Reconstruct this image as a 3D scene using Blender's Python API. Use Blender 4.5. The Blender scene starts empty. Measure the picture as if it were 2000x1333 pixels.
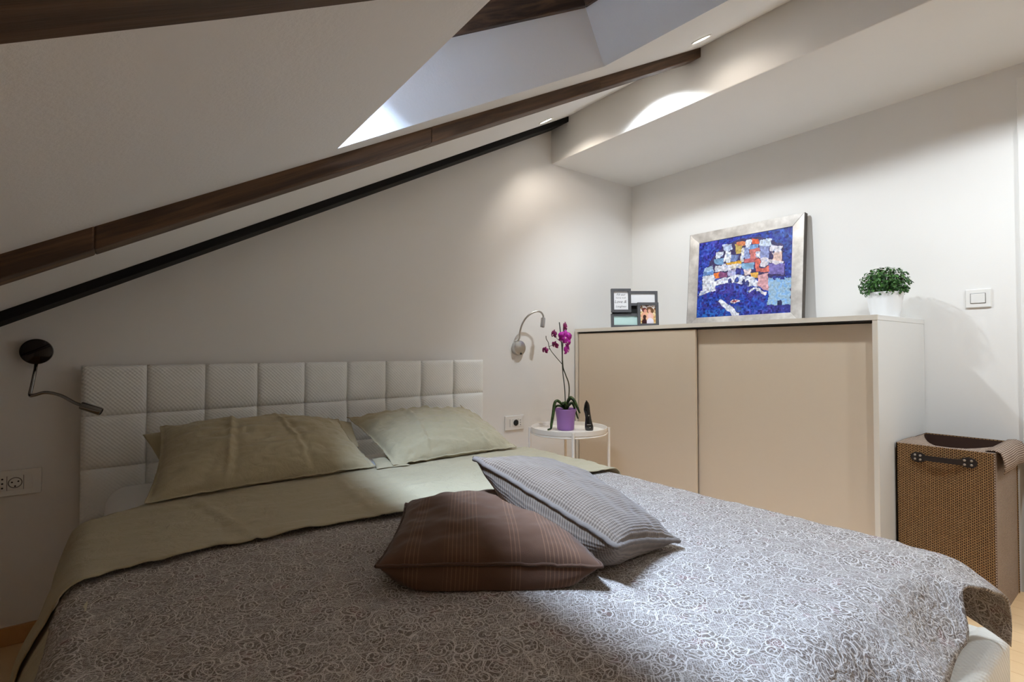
import bpy, bmesh, math, random
import numpy as np
from mathutils import Vector, Matrix, noise
random.seed(7)
C = bpy.context.scene.collection
SC = bpy.context.scene
PI = math.pi
V = Vector

# ------------------------------------------------------------------ camera, world, light, exposure
cam_d = bpy.data.cameras.new('camera'); cam = bpy.data.objects.new('camera', cam_d); C.objects.link(cam)
YAW, PITCH, ROLL = 0.6513, 0.0177, -0.0019
fwd = V((math.sin(YAW)*math.cos(PITCH), math.cos(YAW)*math.cos(PITCH), math.sin(PITCH)))
rgt = V((math.cos(YAW), -math.sin(YAW), 0)); upv = rgt.cross(fwd)
r2 = rgt*math.cos(ROLL) + upv*math.sin(ROLL); u2 = upv*math.cos(ROLL) - rgt*math.sin(ROLL)
cam.matrix_world = Matrix(((r2.x, u2.x, -fwd.x, 0), (r2.y, u2.y, -fwd.y, 0), (r2.z, u2.z, -fwd.z, 1.06), (0, 0, 0, 1)))
cam_d.sensor_width = 36; cam_d.lens = 36*1008.5/2000; cam_d.clip_start = 0.02
SC.camera = cam
SC.view_settings.view_transform = 'Standard'; SC.view_settings.look = 'None'
SC.view_settings.gamma = 1; SC.view_settings.use_curve_mapping = False
SC.view_settings.exposure = 1.22
SC.cycles.use_denoising = True
SC.cycles.max_bounces = 14; SC.cycles.diffuse_bounces = 10; SC.cycles.transparent_max_bounces = 16
SC.cycles.sample_clamp_indirect = 6

SKY_STRENGTH = 320.0
world = bpy.data.worlds.new('world'); SC.world = world; world.use_nodes = True
bg = world.node_tree.nodes['Background']
bg.inputs[1].default_value = SKY_STRENGTH
wt = world.node_tree; w_tc = wt.nodes.new('ShaderNodeTexCoord'); w_sp = wt.nodes.new('ShaderNodeSeparateXYZ'); w_rp = wt.nodes.new('ShaderNodeValToRGB')
wt.links.new(w_tc.outputs['Generated'], w_sp.inputs[0]); wt.links.new(w_sp.outputs[2], w_rp.inputs[0]); wt.links.new(w_rp.outputs[0], bg.inputs[0])
w_rp.color_ramp.elements[0].position = 0.0; w_rp.color_ramp.elements[0].color = (0.035, 0.036, 0.040, 1)     # roofs below the horizon
w_rp.color_ramp.elements[1].position = 0.12; w_rp.color_ramp.elements[1].color = (0.54, 0.72, 1.0, 1)        # bluish overcast sky

NX, NZ = -0.4662, 0.8847                       # normal of the sloped ceiling, pointing outdoors
C0, SL = 1.362, 0.527                          # sloped ceiling: z = C0 + SL*x
def zc(x): return C0 + SL*x
WARM = (1.0, 0.90, 0.78); NEUTRAL = (0.84, 0.93, 1.0)
#            x     y      watts  colour   half-angle  shown
SPOTS = [(1.974, 2.260, 5.0, WARM, 65), (2.055, 1.700, 28.0, NEUTRAL, 62), (2.040, 1.290, 1.2, WARM, 75),
         (2.040, 0.300, 24.0, NEUTRAL, 70), (2.040, -0.700, 34.0, NEUTRAL, 70)]  # these two are added out of view as fill for the room
def portal(center, sx, sy):
    l = bpy.data.lights.new('skylight_portal', 'AREA'); l.shape = 'RECTANGLE'; l.size = sx; l.size_y = sy
    l.cycles.is_portal = True
    o = bpy.data.objects.new('skylight_portal', l); C.objects.link(o)
    n = V((NX, 0, NZ)); x = V((NZ, 0, -NX)); y = n.cross(x)
    o.matrix_world = Matrix(((x.x, y.x, n.x, center[0]), (x.y, y.y, n.y, center[1]), (x.z, y.z, n.z, center[2]), (0, 0, 0, 1)))
portal((0.372, 1.0, 1.953), 0.11, 0.80)

# ------------------------------------------------------------------ helpers
def lin(c):
    return tuple((x/12.92 if x <= 0.04045 else ((x+0.055)/1.055)**2.4) for x in c)
def rgb(r, g, b): return lin((r/255, g/255, b/255)) + (1,)

class NT:
    """small node-tree writer"""
    def __init__(s, name):
        s.m = bpy.data.materials.new(name); s.m.use_nodes = True; s.t = s.m.node_tree
        s.b = s.t.nodes['Principled BSDF']
    def n(s, kind, **kw):
        x = s.t.nodes.new(kind)
        for k, v in kw.items():
            if k.startswith('i_'):
                key = k[2:]; key = int(key) if key.isdigit() else key.replace('_', ' ')
                s.set(x, key, v)
            else: setattr(x, k, v)
        return x
    def set(s, x, key, v):
        sock = x.inputs[key]
        if hasattr(v, 'is_output'): s.t.links.new(v, sock)
        else: sock.default_value = v
    def math(s, op, a, b=None, c=None):
        x = s.n('ShaderNodeMath', operation=op); s.set(x, 0, a)
        if b is not None: s.set(x, 1, b)
        if c is not None: s.set(x, 2, c)
        return x.outputs[0]
    def vmath(s, op, a, b=None, scale=None):
        x = s.n('ShaderNodeVectorMath', operation=op); s.set(x, 0, a)
        if b is not None: s.set(x, 1, b)
        if scale is not None: s.set(x, 'Scale', scale)
        return x.outputs['Value'] if op in ('LENGTH', 'DOT_PRODUCT') else x.outputs[0]
    def mix(s, f, a, b):
        x = s.n('ShaderNodeMix', data_type='RGBA'); s.set(x, 0, f); s.set(x, 6, a); s.set(x, 7, b); return x.outputs[2]
    def ramp(s, f, lo, hi):
        x = s.n('ShaderNodeMapRange', interpolation_type='SMOOTHSTEP'); s.set(x, 0, f); s.set(x, 1, lo); s.set(x, 2, hi); return x.outputs[0]
    def coord(s, which='Object'): return s.n('ShaderNodeTexCoord').outputs[which]
    def pos(s): return s.n('ShaderNodeNewGeometry').outputs['Position']
    def sep(s, v):
        x = s.n('ShaderNodeSeparateXYZ'); s.set(x, 0, v); return x.outputs
    def comb(s, x, y, z):
        n = s.n('ShaderNodeCombineXYZ'); s.set(n, 0, x); s.set(n, 1, y); s.set(n, 2, z); return n.outputs[0]
    def noise(s, v, scale, detail=3, rough=0.5, dist=0.0):
        x = s.n('ShaderNodeTexNoise'); s.set(x, 'Vector', v); s.set(x, 'Scale', scale); s.set(x, 'Detail', detail)
        s.set(x, 'Roughness', rough); s.set(x, 'Distortion', dist); return x.outputs
    def bump(s, h, strength=0.3, dist=0.01, normal=None):
        x = s.n('ShaderNodeBump'); s.set(x, 'Height', h); s.set(x, 'Strength', strength); s.set(x, 'Distance', dist)
        if normal is not None: s.set(x, 'Normal', normal)
        s.t.links.new(x.outputs[0], s.b.inputs['Normal']); return x.outputs[0]
    def out(s, color=None, rough=None, metal=None, spec=None, sheen=None, emit=None, coat=None):
        if color is not None: s.set(s.b, 'Base Color', color)
        if rough is not None: s.set(s.b, 'Roughness', rough)
        if metal is not None: s.set(s.b, 'Metallic', metal)
        if spec is not None: s.set(s.b, 'Specular IOR Level', spec)
        if sheen is not None: s.set(s.b, 'Sheen Weight', sheen)
        if coat is not None: s.set(s.b, 'Coat Weight', coat)
        if emit is not None: s.set(s.b, 'Emission Color', emit[0]); s.set(s.b, 'Emission Strength', emit[1])
        return s.m

def plain(name, color, rough=0.5, metal=0.0, nscale=40, nb=0.03, var=0.04, **kw):
    t = NT(name); p = t.coord(); f = t.noise(p, nscale, 3)[0]
    dark = tuple(c*(1-var) for c in color[:3]) + (1,)
    t.bump(t.noise(p, nscale*3, 2)[0], nb, 0.002)
    return t.out(t.mix(f, dark, color), rough, metal, **kw)

def mesh(name, verts, faces, mat, parent=None, loc=None, smooth=False, uvs=None):
    """verts in world coordinates; the object's origin is its parent's base (or loc)"""
    base = V(loc) if loc is not None else (V(parent['base']) if parent is not None and 'base' in parent else V((0, 0, 0)))
    me = bpy.data.meshes.new(name)
    me.from_pydata([tuple(V(v)-base) for v in verts], [], [tuple(f) for f in faces])
    if uvs is not None:
        l = me.uv_layers.new(name='uv')
        for poly in me.polygons:
            for li in poly.loop_indices: l.data[li].uv = uvs[me.loops[li].vertex_index]
    if mat: me.materials.append(mat)
    if smooth: me.polygons.foreach_set('use_smooth', [True]*len(me.polygons))
    me.update()
    o = bpy.data.objects.new(name, me); C.objects.link(o)
    if parent is not None:
        o.parent = parent
        o['base'] = list(base)
        pb = V(parent['base']); o.location = base-pb
    else:
        o.location = base; o['base'] = list(base)
    return o

def thing(name, label, cat, loc, group=None):
    o = bpy.data.objects.new(name, None); C.objects.link(o); o.location = loc
    o['base'] = list(loc); o['label'] = label; o['category'] = cat; o.empty_display_size = 0.05
    if group: o['group'] = group
    return o
def tag(o, label=None, cat=None, group=None, kind=None):
    if label: o['label'] = label
    if cat: o['category'] = cat
    if group: o['group'] = group
    if kind: o['kind'] = kind
    return o
def struct(o): o['kind'] = 'structure'; return o

class MB:
    def __init__(s): s.v = []; s.f = []
    def add(s, vs, fs):
        k = len(s.v); s.v += [V(v) for v in vs]; s.f += [tuple(i+k for i in f) for f in fs]; return s
    def box(s, a, b):
        x0, y0, z0 = [min(p, q) for p, q in zip(a, b)]; x1, y1, z1 = [max(p, q) for p, q in zip(a, b)]
        return s.add([(x0,y0,z0),(x1,y0,z0),(x1,y1,z0),(x0,y1,z0),(x0,y0,z1),(x1,y0,z1),(x1,y1,z1),(x0,y1,z1)],
                     [(0,3,2,1),(4,5,6,7),(0,1,5,4),(1,2,6,5),(2,3,7,6),(3,0,4,7)])
    def hexa(s, p):          # 8 corners: bottom loop then top loop
        return s.add(p, [(0,3,2,1),(4,5,6,7),(0,1,5,4),(1,2,6,5),(2,3,7,6),(3,0,4,7)])
    def tube(s, pts, r, n=10, cap=True):
        pts = [V(p) for p in pts]; m = len(pts); rs = r if isinstance(r, (list, tuple)) else [r]*m
        k = len(s.v); ref = None
        for i, p in enumerate(pts):
            t = (pts[min(i+1, m-1)]-pts[max(i-1, 0)]).normalized()
            if ref is None:
                ref = t.orthogonal().normalized()
            ref = (ref - t*ref.dot(t)).normalized(); b = t.cross(ref)
            for j in range(n):
                a = 2*PI*j/n; s.v.append(p+(ref*math.cos(a)+b*math.sin(a))*rs[i])
        for i in range(m-1):
            for j in range(n):
                a, b2 = k+i*n+j, k+i*n+(j+1) % n
                s.f.append((a, b2, b2+n, a+n))
        if cap:
            s.f.append(tuple(k+j for j in reversed(range(n)))); s.f.append(tuple(k+(m-1)*n+j for j in range(n)))
        return s
    def lathe(s, prof, n=40, c=(0,0,0), ax=(0,0,1), close=False):
        """prof: (radius, height) list about axis ax through c"""
        ax = V(ax).normalized(); e = ax.orthogonal().normalized(); g = ax.cross(e); c = V(c); k = len(s.v); m = len(prof)
        for r, h in prof:
            for j in range(n):
                a = 2*PI*j/n; s.v.append(c+ax*h+(e*math.cos(a)+g*math.sin(a))*r)
        for i in range(m-1):
            for j in range(n):
                a, b = k+i*n+j, k+i*n+(j+1) % n
                s.f.append((a, b, b+n, a+n))
        s.f.append(tuple(k+j for j in reversed(range(n)))); s.f.append(tuple(k+(m-1)*n+j for j in range(n)))
        return s
    def obj(s, name, mat, parent=None, loc=None, smooth=False, bevel=0, seg=2, auto=False):
        o = mesh(name, s.v, s.f, mat, parent, loc, smooth)
        if bevel:
            b = o.modifiers.new('bevel', 'BEVEL'); b.width = bevel; b.segments = seg; b.limit_method = 'ANGLE'; b.angle_limit = math.radians(40)
        if smooth and auto:
            e = o.modifiers.new('edge', 'EDGE_SPLIT'); e.split_angle = math.radians(35)
        return o
def box(name, a, b, mat, parent=None, bevel=0.002, loc=None, seg=2):
    if parent is None and loc is None: loc = ((a[0]+b[0])/2, (a[1]+b[1])/2, min(a[2], b[2]))
    return MB().box(a, b).obj(name, mat, parent, loc, bevel=bevel, seg=seg)
def spline(pts, n=8):
    pts = [V(p) for p in pts]; out = []
    for i in range(len(pts)-1):
        p0, p1, p2, p3 = pts[max(i-1, 0)], pts[i], pts[i+1], pts[min(i+2, len(pts)-1)]
        for k in range(n):
            t = k/n; out.append(0.5*((2*p1)+(p2-p0)*t+(2*p0-5*p1+4*p2-p3)*t*t+(3*p1-p0-3*p2+p3)*t**3))
    out.append(pts[-1]); return out
def sstep(a, b, x):
    t = max(0, min(1, (x-a)/(b-a))); return t*t*(3-2*t)
def fbm(x, y, z=0.0, o=3):
    return noise.fractal(V((x, y, z)), 1.0, 2.0, o)

# ------------------------------------------------------------------ materials
def m_wall():
    t = NT('white_wall_paint'); p = t.pos()
    h = t.noise(p, 160, 3, 0.6)[0]; t.bump(h, 0.10, 0.002)
    f = t.noise(p, 1.4, 2)[0]
    return t.out(t.mix(f, rgb(224, 221, 217), rgb(231, 229, 226)), 0.75, spec=0.25)
def m_ceil():
    t = NT('white_textured_ceiling'); p = t.pos()
    h = t.noise(p, 110, 4, 0.65)[0]; t.bump(h, 0.30, 0.003)
    return t.out(rgb(228, 227, 226), 0.85, spec=0.2)
def m_beam(name, base, hi, axis_scale=(2.2, 38, 38), rough=0.55):
    t = NT(name); p = t.coord()
    q = t.comb(t.math('MULTIPLY', t.vmath('DOT_PRODUCT', p, (0.8847, 0, 0.4662)), axis_scale[0]), t.math('MULTIPLY', t.sep(p)[1], axis_scale[1]),
               t.math('MULTIPLY', t.vmath('DOT_PRODUCT', p, (-0.4662, 0, 0.8847)), axis_scale[2]))
    oi = t.n('ShaderNodeObjectInfo').outputs['Random']
    f = t.noise(t.vmath('ADD', q, t.comb(t.math('MULTIPLY', oi, 40.0), 0.0, 0.0)), 1.0, 6, 0.62, 0.6)[0]; g = t.noise(p, 2.3, 2)[0]
    col = t.mix(t.ramp(f, 0.35, 0.72), base, hi); col = t.mix(t.math('ADD', t.math('MULTIPLY', g, 0.40), t.math('MULTIPLY', oi, 0.25)), col, tuple(c*0.5 for c in base[:3])+(1,))
    t.bump(f, 0.35, 0.004)
    return t.out(col, rough, spec=0.25)
def m_floorwood(name, a, b):
    t = NT(name); p = t.pos(); oi = t.n('ShaderNodeObjectInfo').outputs['Random']
    mp = t.n('ShaderNodeMapping'); t.set(mp, 0, p); t.set(mp, 'Scale', (40, 3, 40)); 
    f = t.noise(mp.outputs[0], 1.0, 5, 0.6, 0.4)[0]
    col = t.mix(t.math('ADD', t.math('MULTIPLY', f, 0.7), t.math('MULTIPLY', oi, 0.3)), a, b)
    t.bump(f, 0.05, 0.001)
    return t.out(col, 0.35, spec=0.4)
def m_leather():
    t = NT('white_embossed_leatherette'); p = t.pos(); s = t.vmath('SCALE', p, scale=2*PI/0.0150); x, y, z = t.sep(s); w_ = t.math('ADD', z, y)
    h = t.math('MULTIPLY', t.math('SINE', x), t.math('SINE', w_))
    t.bump(h, 0.6, 0.0012)
    f = t.noise(p, 3, 2)[0]
    return t.out(t.mix(f, rgb(230, 231, 228), rgb(236, 237, 235)), 0.42, spec=0.4)
def m_cloth(name, c1, c2, wscale=900, wr=0.35, rough=0.9, sheen=0.15):
    t = NT(name); p = t.pos()
    f = t.noise(p, 5, 3)[0]; h = t.noise(p, 16, 4, 0.6, 0.8)[0]; fine = t.noise(p, wscale, 2)[0]
    t.bump(t.math('ADD', t.math('MULTIPLY', h, 1.0), t.math('MULTIPLY', fine, 0.12)), wr, 0.012)
    return t.out(t.mix(f, c1, c2), rough, spec=0.15, sheen=sheen)
def m_spread():
    t = NT('taupe_lace_print_cotton'); uv = t.n('ShaderNodeUVMap', uv_map='uv').outputs[0]
    nz = t.n('ShaderNodeTexNoise'); t.set(nz, 'Vector', uv); t.set(nz, 'Scale', 14); t.set(nz, 'Detail', 2)
    d = t.vmath('SCALE', t.vmath('SUBTRACT', nz.outputs['Color'], (0.5, 0.5, 0.5)), scale=0.036)
    nz2 = t.n('ShaderNodeTexNoise'); t.set(nz2, 'Vector', uv); t.set(nz2, 'Scale', 42); t.set(nz2, 'Detail', 1)
    d = t.vmath('ADD', d, t.vmath('SCALE', t.vmath('SUBTRACT', nz2.outputs['Color'], (0.5, 0.5, 0.5)), scale=0.007))
    q = t.vmath('ADD', uv, d)
    def swirl(scale, turns, lo, hi, off):
        qq = t.vmath('ADD', q, off)
        v = t.n('ShaderNodeTexVoronoi', voronoi_dimensions='2D', feature='F1'); t.set(v, 'Vector', qq); t.set(v, 'Scale', scale)
        loc = t.vmath('SCALE', t.vmath('SUBTRACT', qq, v.outputs['Position']), scale=scale)
        rc = t.sep(v.outputs['Color'])
        # the swirl's eye sits off the cell's centre and each has its own pitch
        loc = t.vmath('ADD', loc, t.comb(t.math('MULTIPLY', t.math('SUBTRACT', rc[0], 0.5), 0.7), t.math('MULTIPLY', t.math('SUBTRACT', rc[2], 0.5), 0.5), 0.0))
        x, y, _ = t.sep(loc); r = t.math('SQRT', t.math('ADD', t.math('MULTIPLY', x, x), t.math('MULTIPLY', y, y)))
        a = t.math('ARCTAN2', y, x)
        sgn = t.math('SIGN', t.math('SUBTRACT', rc[1], 0.5))
        arm = t.math('ADD', 1.0, t.math('FLOOR', t.math('MULTIPLY', rc[2], 2.0)))
        ph = t.math('ADD', t.math('MULTIPLY', r, t.math('MULTIPLY', turns, t.math('ADD', 0.62, t.math('MULTIPLY', rc[1], 0.6)))), t.math('MULTIPLY', t.math('MULTIPLY', a, sgn), arm))
        return t.ramp(t.math('SINE', t.math('ADD', ph, t.math('MULTIPLY', rc[0], 6.28))), lo, hi), rc, r
    def edges(scale, w0, w1, off):
        v = t.n('ShaderNodeTexVoronoi', voronoi_dimensions='2D', feature='DISTANCE_TO_EDGE'); t.set(v, 'Vector', t.vmath('ADD', q, off)); t.set(v, 'Scale', scale)
        return t.ramp(v.outputs[0], w1, w0)
    s1, rc1, r1 = swirl(31, 22, 0.70, 0.97, (0, 0, 0))
    s2, rc2, r2_ = swirl(52, 15, 0.76, 0.98, (3.3, 1.7, 0))
    e1 = edges(31, 0.010, 0.034, (0, 0, 0)); e2 = edges(84, 0.015, 0.085, (1.1, 4.2, 0))
    # net fill in some of the cells
    sx, sy, _ = t.sep(t.vmath('SCALE', uv, scale=1.0))
    g1 = t.math('ABSOLUTE', t.math('SINE', t.math('MULTIPLY', t.math('ADD', sx, sy), 520)))
    g2 = t.math('ABSOLUTE', t.math('SINE', t.math('MULTIPLY', t.math('SUBTRACT', sx, sy), 520)))
    net = t.math('MULTIPLY', t.ramp(t.math('MINIMUM', g1, g2), 0.34, 0.12), t.math('GREATER_THAN', rc1[2], 0.62))
    line = t.math('MAXIMUM', t.math('MAXIMUM', t.math('MULTIPLY', s1, t.math('LESS_THAN', rc1[2], 0.70)), t.math('MULTIPLY', s2, 0.8)),
                  t.math('MAXIMUM', t.math('MAXIMUM', e1, t.math('MULTIPLY', e2, 0.55)), t.math('MULTIPLY', net, 0.7)))
    gr = t.mix(t.ramp(t.noise(uv, 26, 2)[0], 0.45, 0.62), rgb(116, 103, 94), rgb(130, 119, 109))
    gr = t.mix(t.ramp(t.noise(t.vmath('ADD', uv, (5, 5, 0)), 20, 2)[0], 0.60, 0.72), gr, rgb(124, 98, 92))
    col = t.mix(t.math('MULTIPLY', line, 0.86), gr, rgb(214, 206, 198))
    # quilting puckers
    h = t.noise(uv, 34, 3, 0.55, 1.4)[0]; h2 = t.noise(uv, 11, 2, 0.5, 0.5)[0]
    t.bump(t.math('ADD', t.math('MULTIPLY', h, 0.8), h2), 0.55, 0.02)
    return t.out(col, 0.9, spec=0.12, sheen=0.1)
def m_ribbed(name, c1, c2, su, sv, strength=0.7):
    t = NT(name); uv = t.n('ShaderNodeUVMap', uv_map='uv').outputs[0]; x, y, _ = t.sep(uv)
    a = t.math('SINE', t.math('MULTIPLY', x, 2*PI/su)); b = t.math('SINE', t.math('MULTIPLY', y, 2*PI/sv))
    h = t.math('ADD', t.math('MULTIPLY', a, 0.8), t.math('MULTIPLY', b, 0.55))
    f = t.noise(t.pos(), 8, 3)[0]
    big = t.noise(t.pos(), 14, 2)[0]
    t.bump(t.math('ADD', t.math('MULTIPLY', h, 0.10), big), strength, 0.012)
    sh = t.ramp(h, -1.2, 0.9)
    return t.out(t.mix(sh, c1, t.mix(f, c2, tuple(min(1, c*1.12) for c in c2[:3])+(1,))), 0.95, spec=0.08, sheen=0.25)
def m_stripe():
    t = NT('brown_striped_cotton'); uv = t.n('ShaderNodeUVMap', uv_map='uv').outputs[0]; x, y, _ = t.sep(uv)
    fine = t.ramp(t.math('SINE', t.math('MULTIPLY', x, 2*PI/0.0085)), 0.45, 0.85)
    def band(c, w): return t.math('LESS_THAN', t.math('ABSOLUTE', t.math('SUBTRACT', x, c)), w)
    m = None
    for c, w in ((-0.155, 0.014), (-0.055, 0.036), (0.055, 0.013), (0.145, 0.036)):
        b = band(c, w); m = b if m is None else t.math('MAXIMUM', m, b)
    f = t.noise(t.pos(), 7, 3)[0]
    base = t.mix(f, rgb(88, 63, 48), rgb(98, 72, 56))
    col = t.mix(t.math('MULTIPLY', t.math('MULTIPLY', fine, m), 0.42), base, rgb(138, 104, 80))
    t.bump(t.math('ADD', t.noise(t.pos(), 13, 2)[0], t.math('MULTIPLY', t.noise(t.pos(), 600, 1)[0], 0.06)), 0.35, 0.012)
    return t.out(col, 0.85, spec=0.12, sheen=0.15)
def m_weave(name, tan, brown, light=1.0):
    t = NT(name); uv = t.n('ShaderNodeUVMap', uv_map='uv').outputs[0]
    b = t.n('ShaderNodeTexBrick'); t.set(b, 'Vector', uv); b.offset = 0.5; b.offset_frequency = 2
    t.set(b, 'Scale', 1.0); t.set(b, 'Brick Width', 0.0128); t.set(b, 'Row Height', 0.0052); t.set(b, 'Mortar Size', 0.0016); t.set(b, 'Mortar Smooth', 0.35); t.set(b, 'Bias', -0.1)
    t.set(b, 'Color1', tan); t.set(b, 'Color2', tuple(c*0.80 for c in tan[:3])+(1,)); t.set(b, 'Mortar', brown)
    x, y, _ = t.sep(uv)
    v = t.ramp(t.math('SINE', t.math('MULTIPLY', x, 2*PI/0.0128)), 0.55, 0.9)
    f = t.noise(uv, 300, 2)[0]
    col = t.mix(t.math('MULTIPLY', v, 0.45), b.outputs[0], tuple(min(1, c*1.25) for c in tan[:3])+(1,))
    col = t.mix(t.math('MULTIPLY', b.outputs['Fac'], 0.9), col, brown)
    col = t.mix(t.math('MULTIPLY', f, 0.35), col, brown)
    t.bump(t.math('SUBTRACT', t.math('MULTIPLY', v, 0.4), b.outputs['Fac']), 0.8, 0.0015)
    return t.out(col, 0.75, spec=0.2)
def m_attr(name, rough=0.5, nb=0.4, scale=90, spec=0.3):
    t = NT(name); a = t.n('ShaderNodeVertexColor', layer_name='paint')
    p = t.coord(); t.bump(t.noise(p, scale, 4, 0.6, 1.0)[0], nb, 0.003)
    return t.out(a.outputs[0], rough, spec=spec)
def m_glass(name):
    t = NT(name); tr = t.n('ShaderNodeBsdfTransparent'); gl = t.n('ShaderNodeBsdfGlossy'); t.set(gl, 'Roughness', 0.02)
    fr = t.n('ShaderNodeFresnel'); t.set(fr, 0, 1.45); mx = t.n('ShaderNodeMixShader')
    t.set(mx, 0, fr.outputs[0]); t.set(mx, 1, tr.outputs[0]); t.set(mx, 2, gl.outputs[0])
    t.t.links.new(mx.outputs[0], t.t.nodes['Material Output'].inputs[0]); return t.m
def m_silver():
    t = NT('brushed_silver_leaf'); p = t.coord(); f = t.noise(p, 9, 4, 0.6)[0]
    t.bump(t.noise(p, 60, 3)[0], 0.12, 0.002)
    return t.out(t.mix(t.ramp(f, 0.3, 0.75), rgb(178, 172, 166), rgb(226, 222, 217)), 0.42, 0.55)
def m_leaf(name, a, b):
    t = NT(name); oi = t.noise(t.coord(), 60, 1)[0]
    return t.out(t.mix(t.ramp(oi, 0.35, 0.65), a, b), 0.45, spec=0.4)

M = dict(
    wall=m_wall(), ceil=m_ceil(),
    beam=m_beam('dark_brown_stained_wood', rgb(72, 54, 41), rgb(128, 97, 72)),
    beam_black=m_beam('black_stained_wood', rgb(15, 13, 12), rgb(24, 21, 19), rough=0.8),
    frame_wood=m_beam('brown_window_wood', rgb(46, 32, 23), rgb(112, 82, 60)),
    floor=m_floorwood('light_oak_floor', rgb(222, 184, 136), rgb(236, 204, 160)),
    skirt=m_floorwood('oak_skirting', rgb(176, 128, 78), rgb(196, 150, 98)),
    leather=m_leather(),
    sheet=m_cloth('white_sheet_cotton', rgb(232, 231, 230), rgb(238, 237, 236), wr=0.2),
    sage=m_cloth('sage_green_cotton', rgb(172, 160, 130), rgb(183, 171, 143), wr=0.55),
    spread=m_spread(),
    knit=m_ribbed('grey_beige_waffle_knit', rgb(98, 84, 73), rgb(130, 115, 101), 0.0068, 0.0055, 0.5),
    knit_pipe=m_cloth('grey_beige_knit_piping', rgb(106, 95, 87), rgb(122, 111, 102), wr=0.4),
    stripe=m_stripe(),
    stripe_plain=m_cloth('brown_cotton_seam', rgb(78, 55, 42), rgb(88, 64, 49), wr=0.4),
    cab_white=plain('white_melamine', rgb(226, 226, 224), 0.4, var=0.01),
    cab_edge=plain('cream_melamine_edge', rgb(222, 214, 200), 0.45, var=0.01),
    cab_door=plain('beige_melamine_door', rgb(214, 197, 174), 0.38, var=0.015),
    dark=plain('dark_gap', rgb(30, 26, 23), 0.7),
    plastic=plain('white_plastic', rgb(228, 226, 222), 0.35, var=0.01),
    plastic_line=plain('grey_plastic_joint', rgb(120, 117, 113), 0.6),
    hole=plain('black_socket_hole', rgb(14, 13, 12), 0.6),
    chrome=plain('polished_chrome', rgb(150, 148, 146), 0.10, 1.0, nb=0.0, var=0.0),
    satin=plain('satin_chrome', rgb(196, 194, 192), 0.28, 1.0, nb=0.01, var=0.05),
    table=plain('cream_powder_coat', rgb(236, 228, 216), 0.4, var=0.01),
    pot_violet=plain('violet_ceramic', rgb(152, 106, 170), 0.42, var=0.08),
    pot_white=plain('white_ceramic', rgb(232, 232, 232), 0.3, var=0.01),
    soil=plain('dark_bark_soil', rgb(48, 30, 24), 0.9, nscale=90, nb=0.8, var=0.5),
    stem=m_leaf('dark_stem_green', rgb(40, 42, 22), rgb(70, 66, 36)),
    stake=plain('grey_green_stake', rgb(66, 74, 68), 0.6),
    oleaf=m_leaf('orchid_leaf_green', rgb(32, 48, 20), rgb(62, 84, 36)),
    petal=m_leaf('magenta_petal', rgb(150, 10, 128), rgb(196, 34, 176)),
    petal_dark=m_leaf('dark_magenta_petal', rgb(112, 12, 76), rgb(150, 24, 104)),
    lip=plain('pale_orchid_lip', rgb(232, 190, 210), 0.5),
    boxleaf=m_leaf('boxwood_leaf_green', rgb(22, 60, 18), rgb(66, 112, 44)),
    bottle=plain('glossy_black_glass', rgb(10, 10, 12), 0.08, var=0.0, nb=0.0, coat=0.6),
    gold=plain('pale_metal_mark', rgb(190, 186, 182), 0.35, 0.8),
    frame_grey=plain('dark_grey_frame', rgb(84, 84, 87), 0.5, var=0.08),
    frame_back=plain('black_backing', rgb(20, 20, 21), 0.7),
    paper=plain('white_paper', rgb(238, 238, 240), 0.6, var=0.01),
    mint=plain('mint_paper', rgb(196, 226, 222), 0.55, nscale=14, var=0.10),
    ink=plain('black_ink', rgb(52, 52, 54), 0.8),
    silver=m_silver(),
    side_dark=plain('dark_brown_frame_side', rgb(70, 60, 52), 0.5),
    paint=m_attr('oil_paint', 0.42, 0.5), photo=m_attr('photo_print', 0.3, 0.0),
    weave=m_weave('brown_paper_weave', rgb(206, 162, 108), rgb(46, 24, 11)),
    weave_side=m_weave('pale_paper_weave', rgb(226, 208, 192), rgb(112, 88, 72)),
    liner=plain('dark_brown_liner', rgb(62, 38, 26), 0.85),
    strap=plain('dark_leather_strap', rgb(30, 18, 14), 0.5),
    rivet=plain('pewter_rivet', rgb(170, 160, 150), 0.35, 0.9),
    door=plain('white_door_paint', rgb(230, 228, 224), 0.4, var=0.01),
    blind=plain('grey_blind_fabric', rgb(170, 172, 182), 0.9),
    chrome_dark_reflect=plain('chrome_painted_reflection', rgb(52, 50, 49), 0.07, 1.0, nb=0.0, var=0.0),  # chrome with the dark room's reflection put into its base colour
    glass=m_glass('window_glass'), picture_glass=m_glass('picture_glass'),
)
t = NT('lamp_diffuser'); M['lens'] = t.out(rgb(255, 250, 240), 0.4, emit=((1.0, 0.93, 0.82, 1), 9.0))

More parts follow.
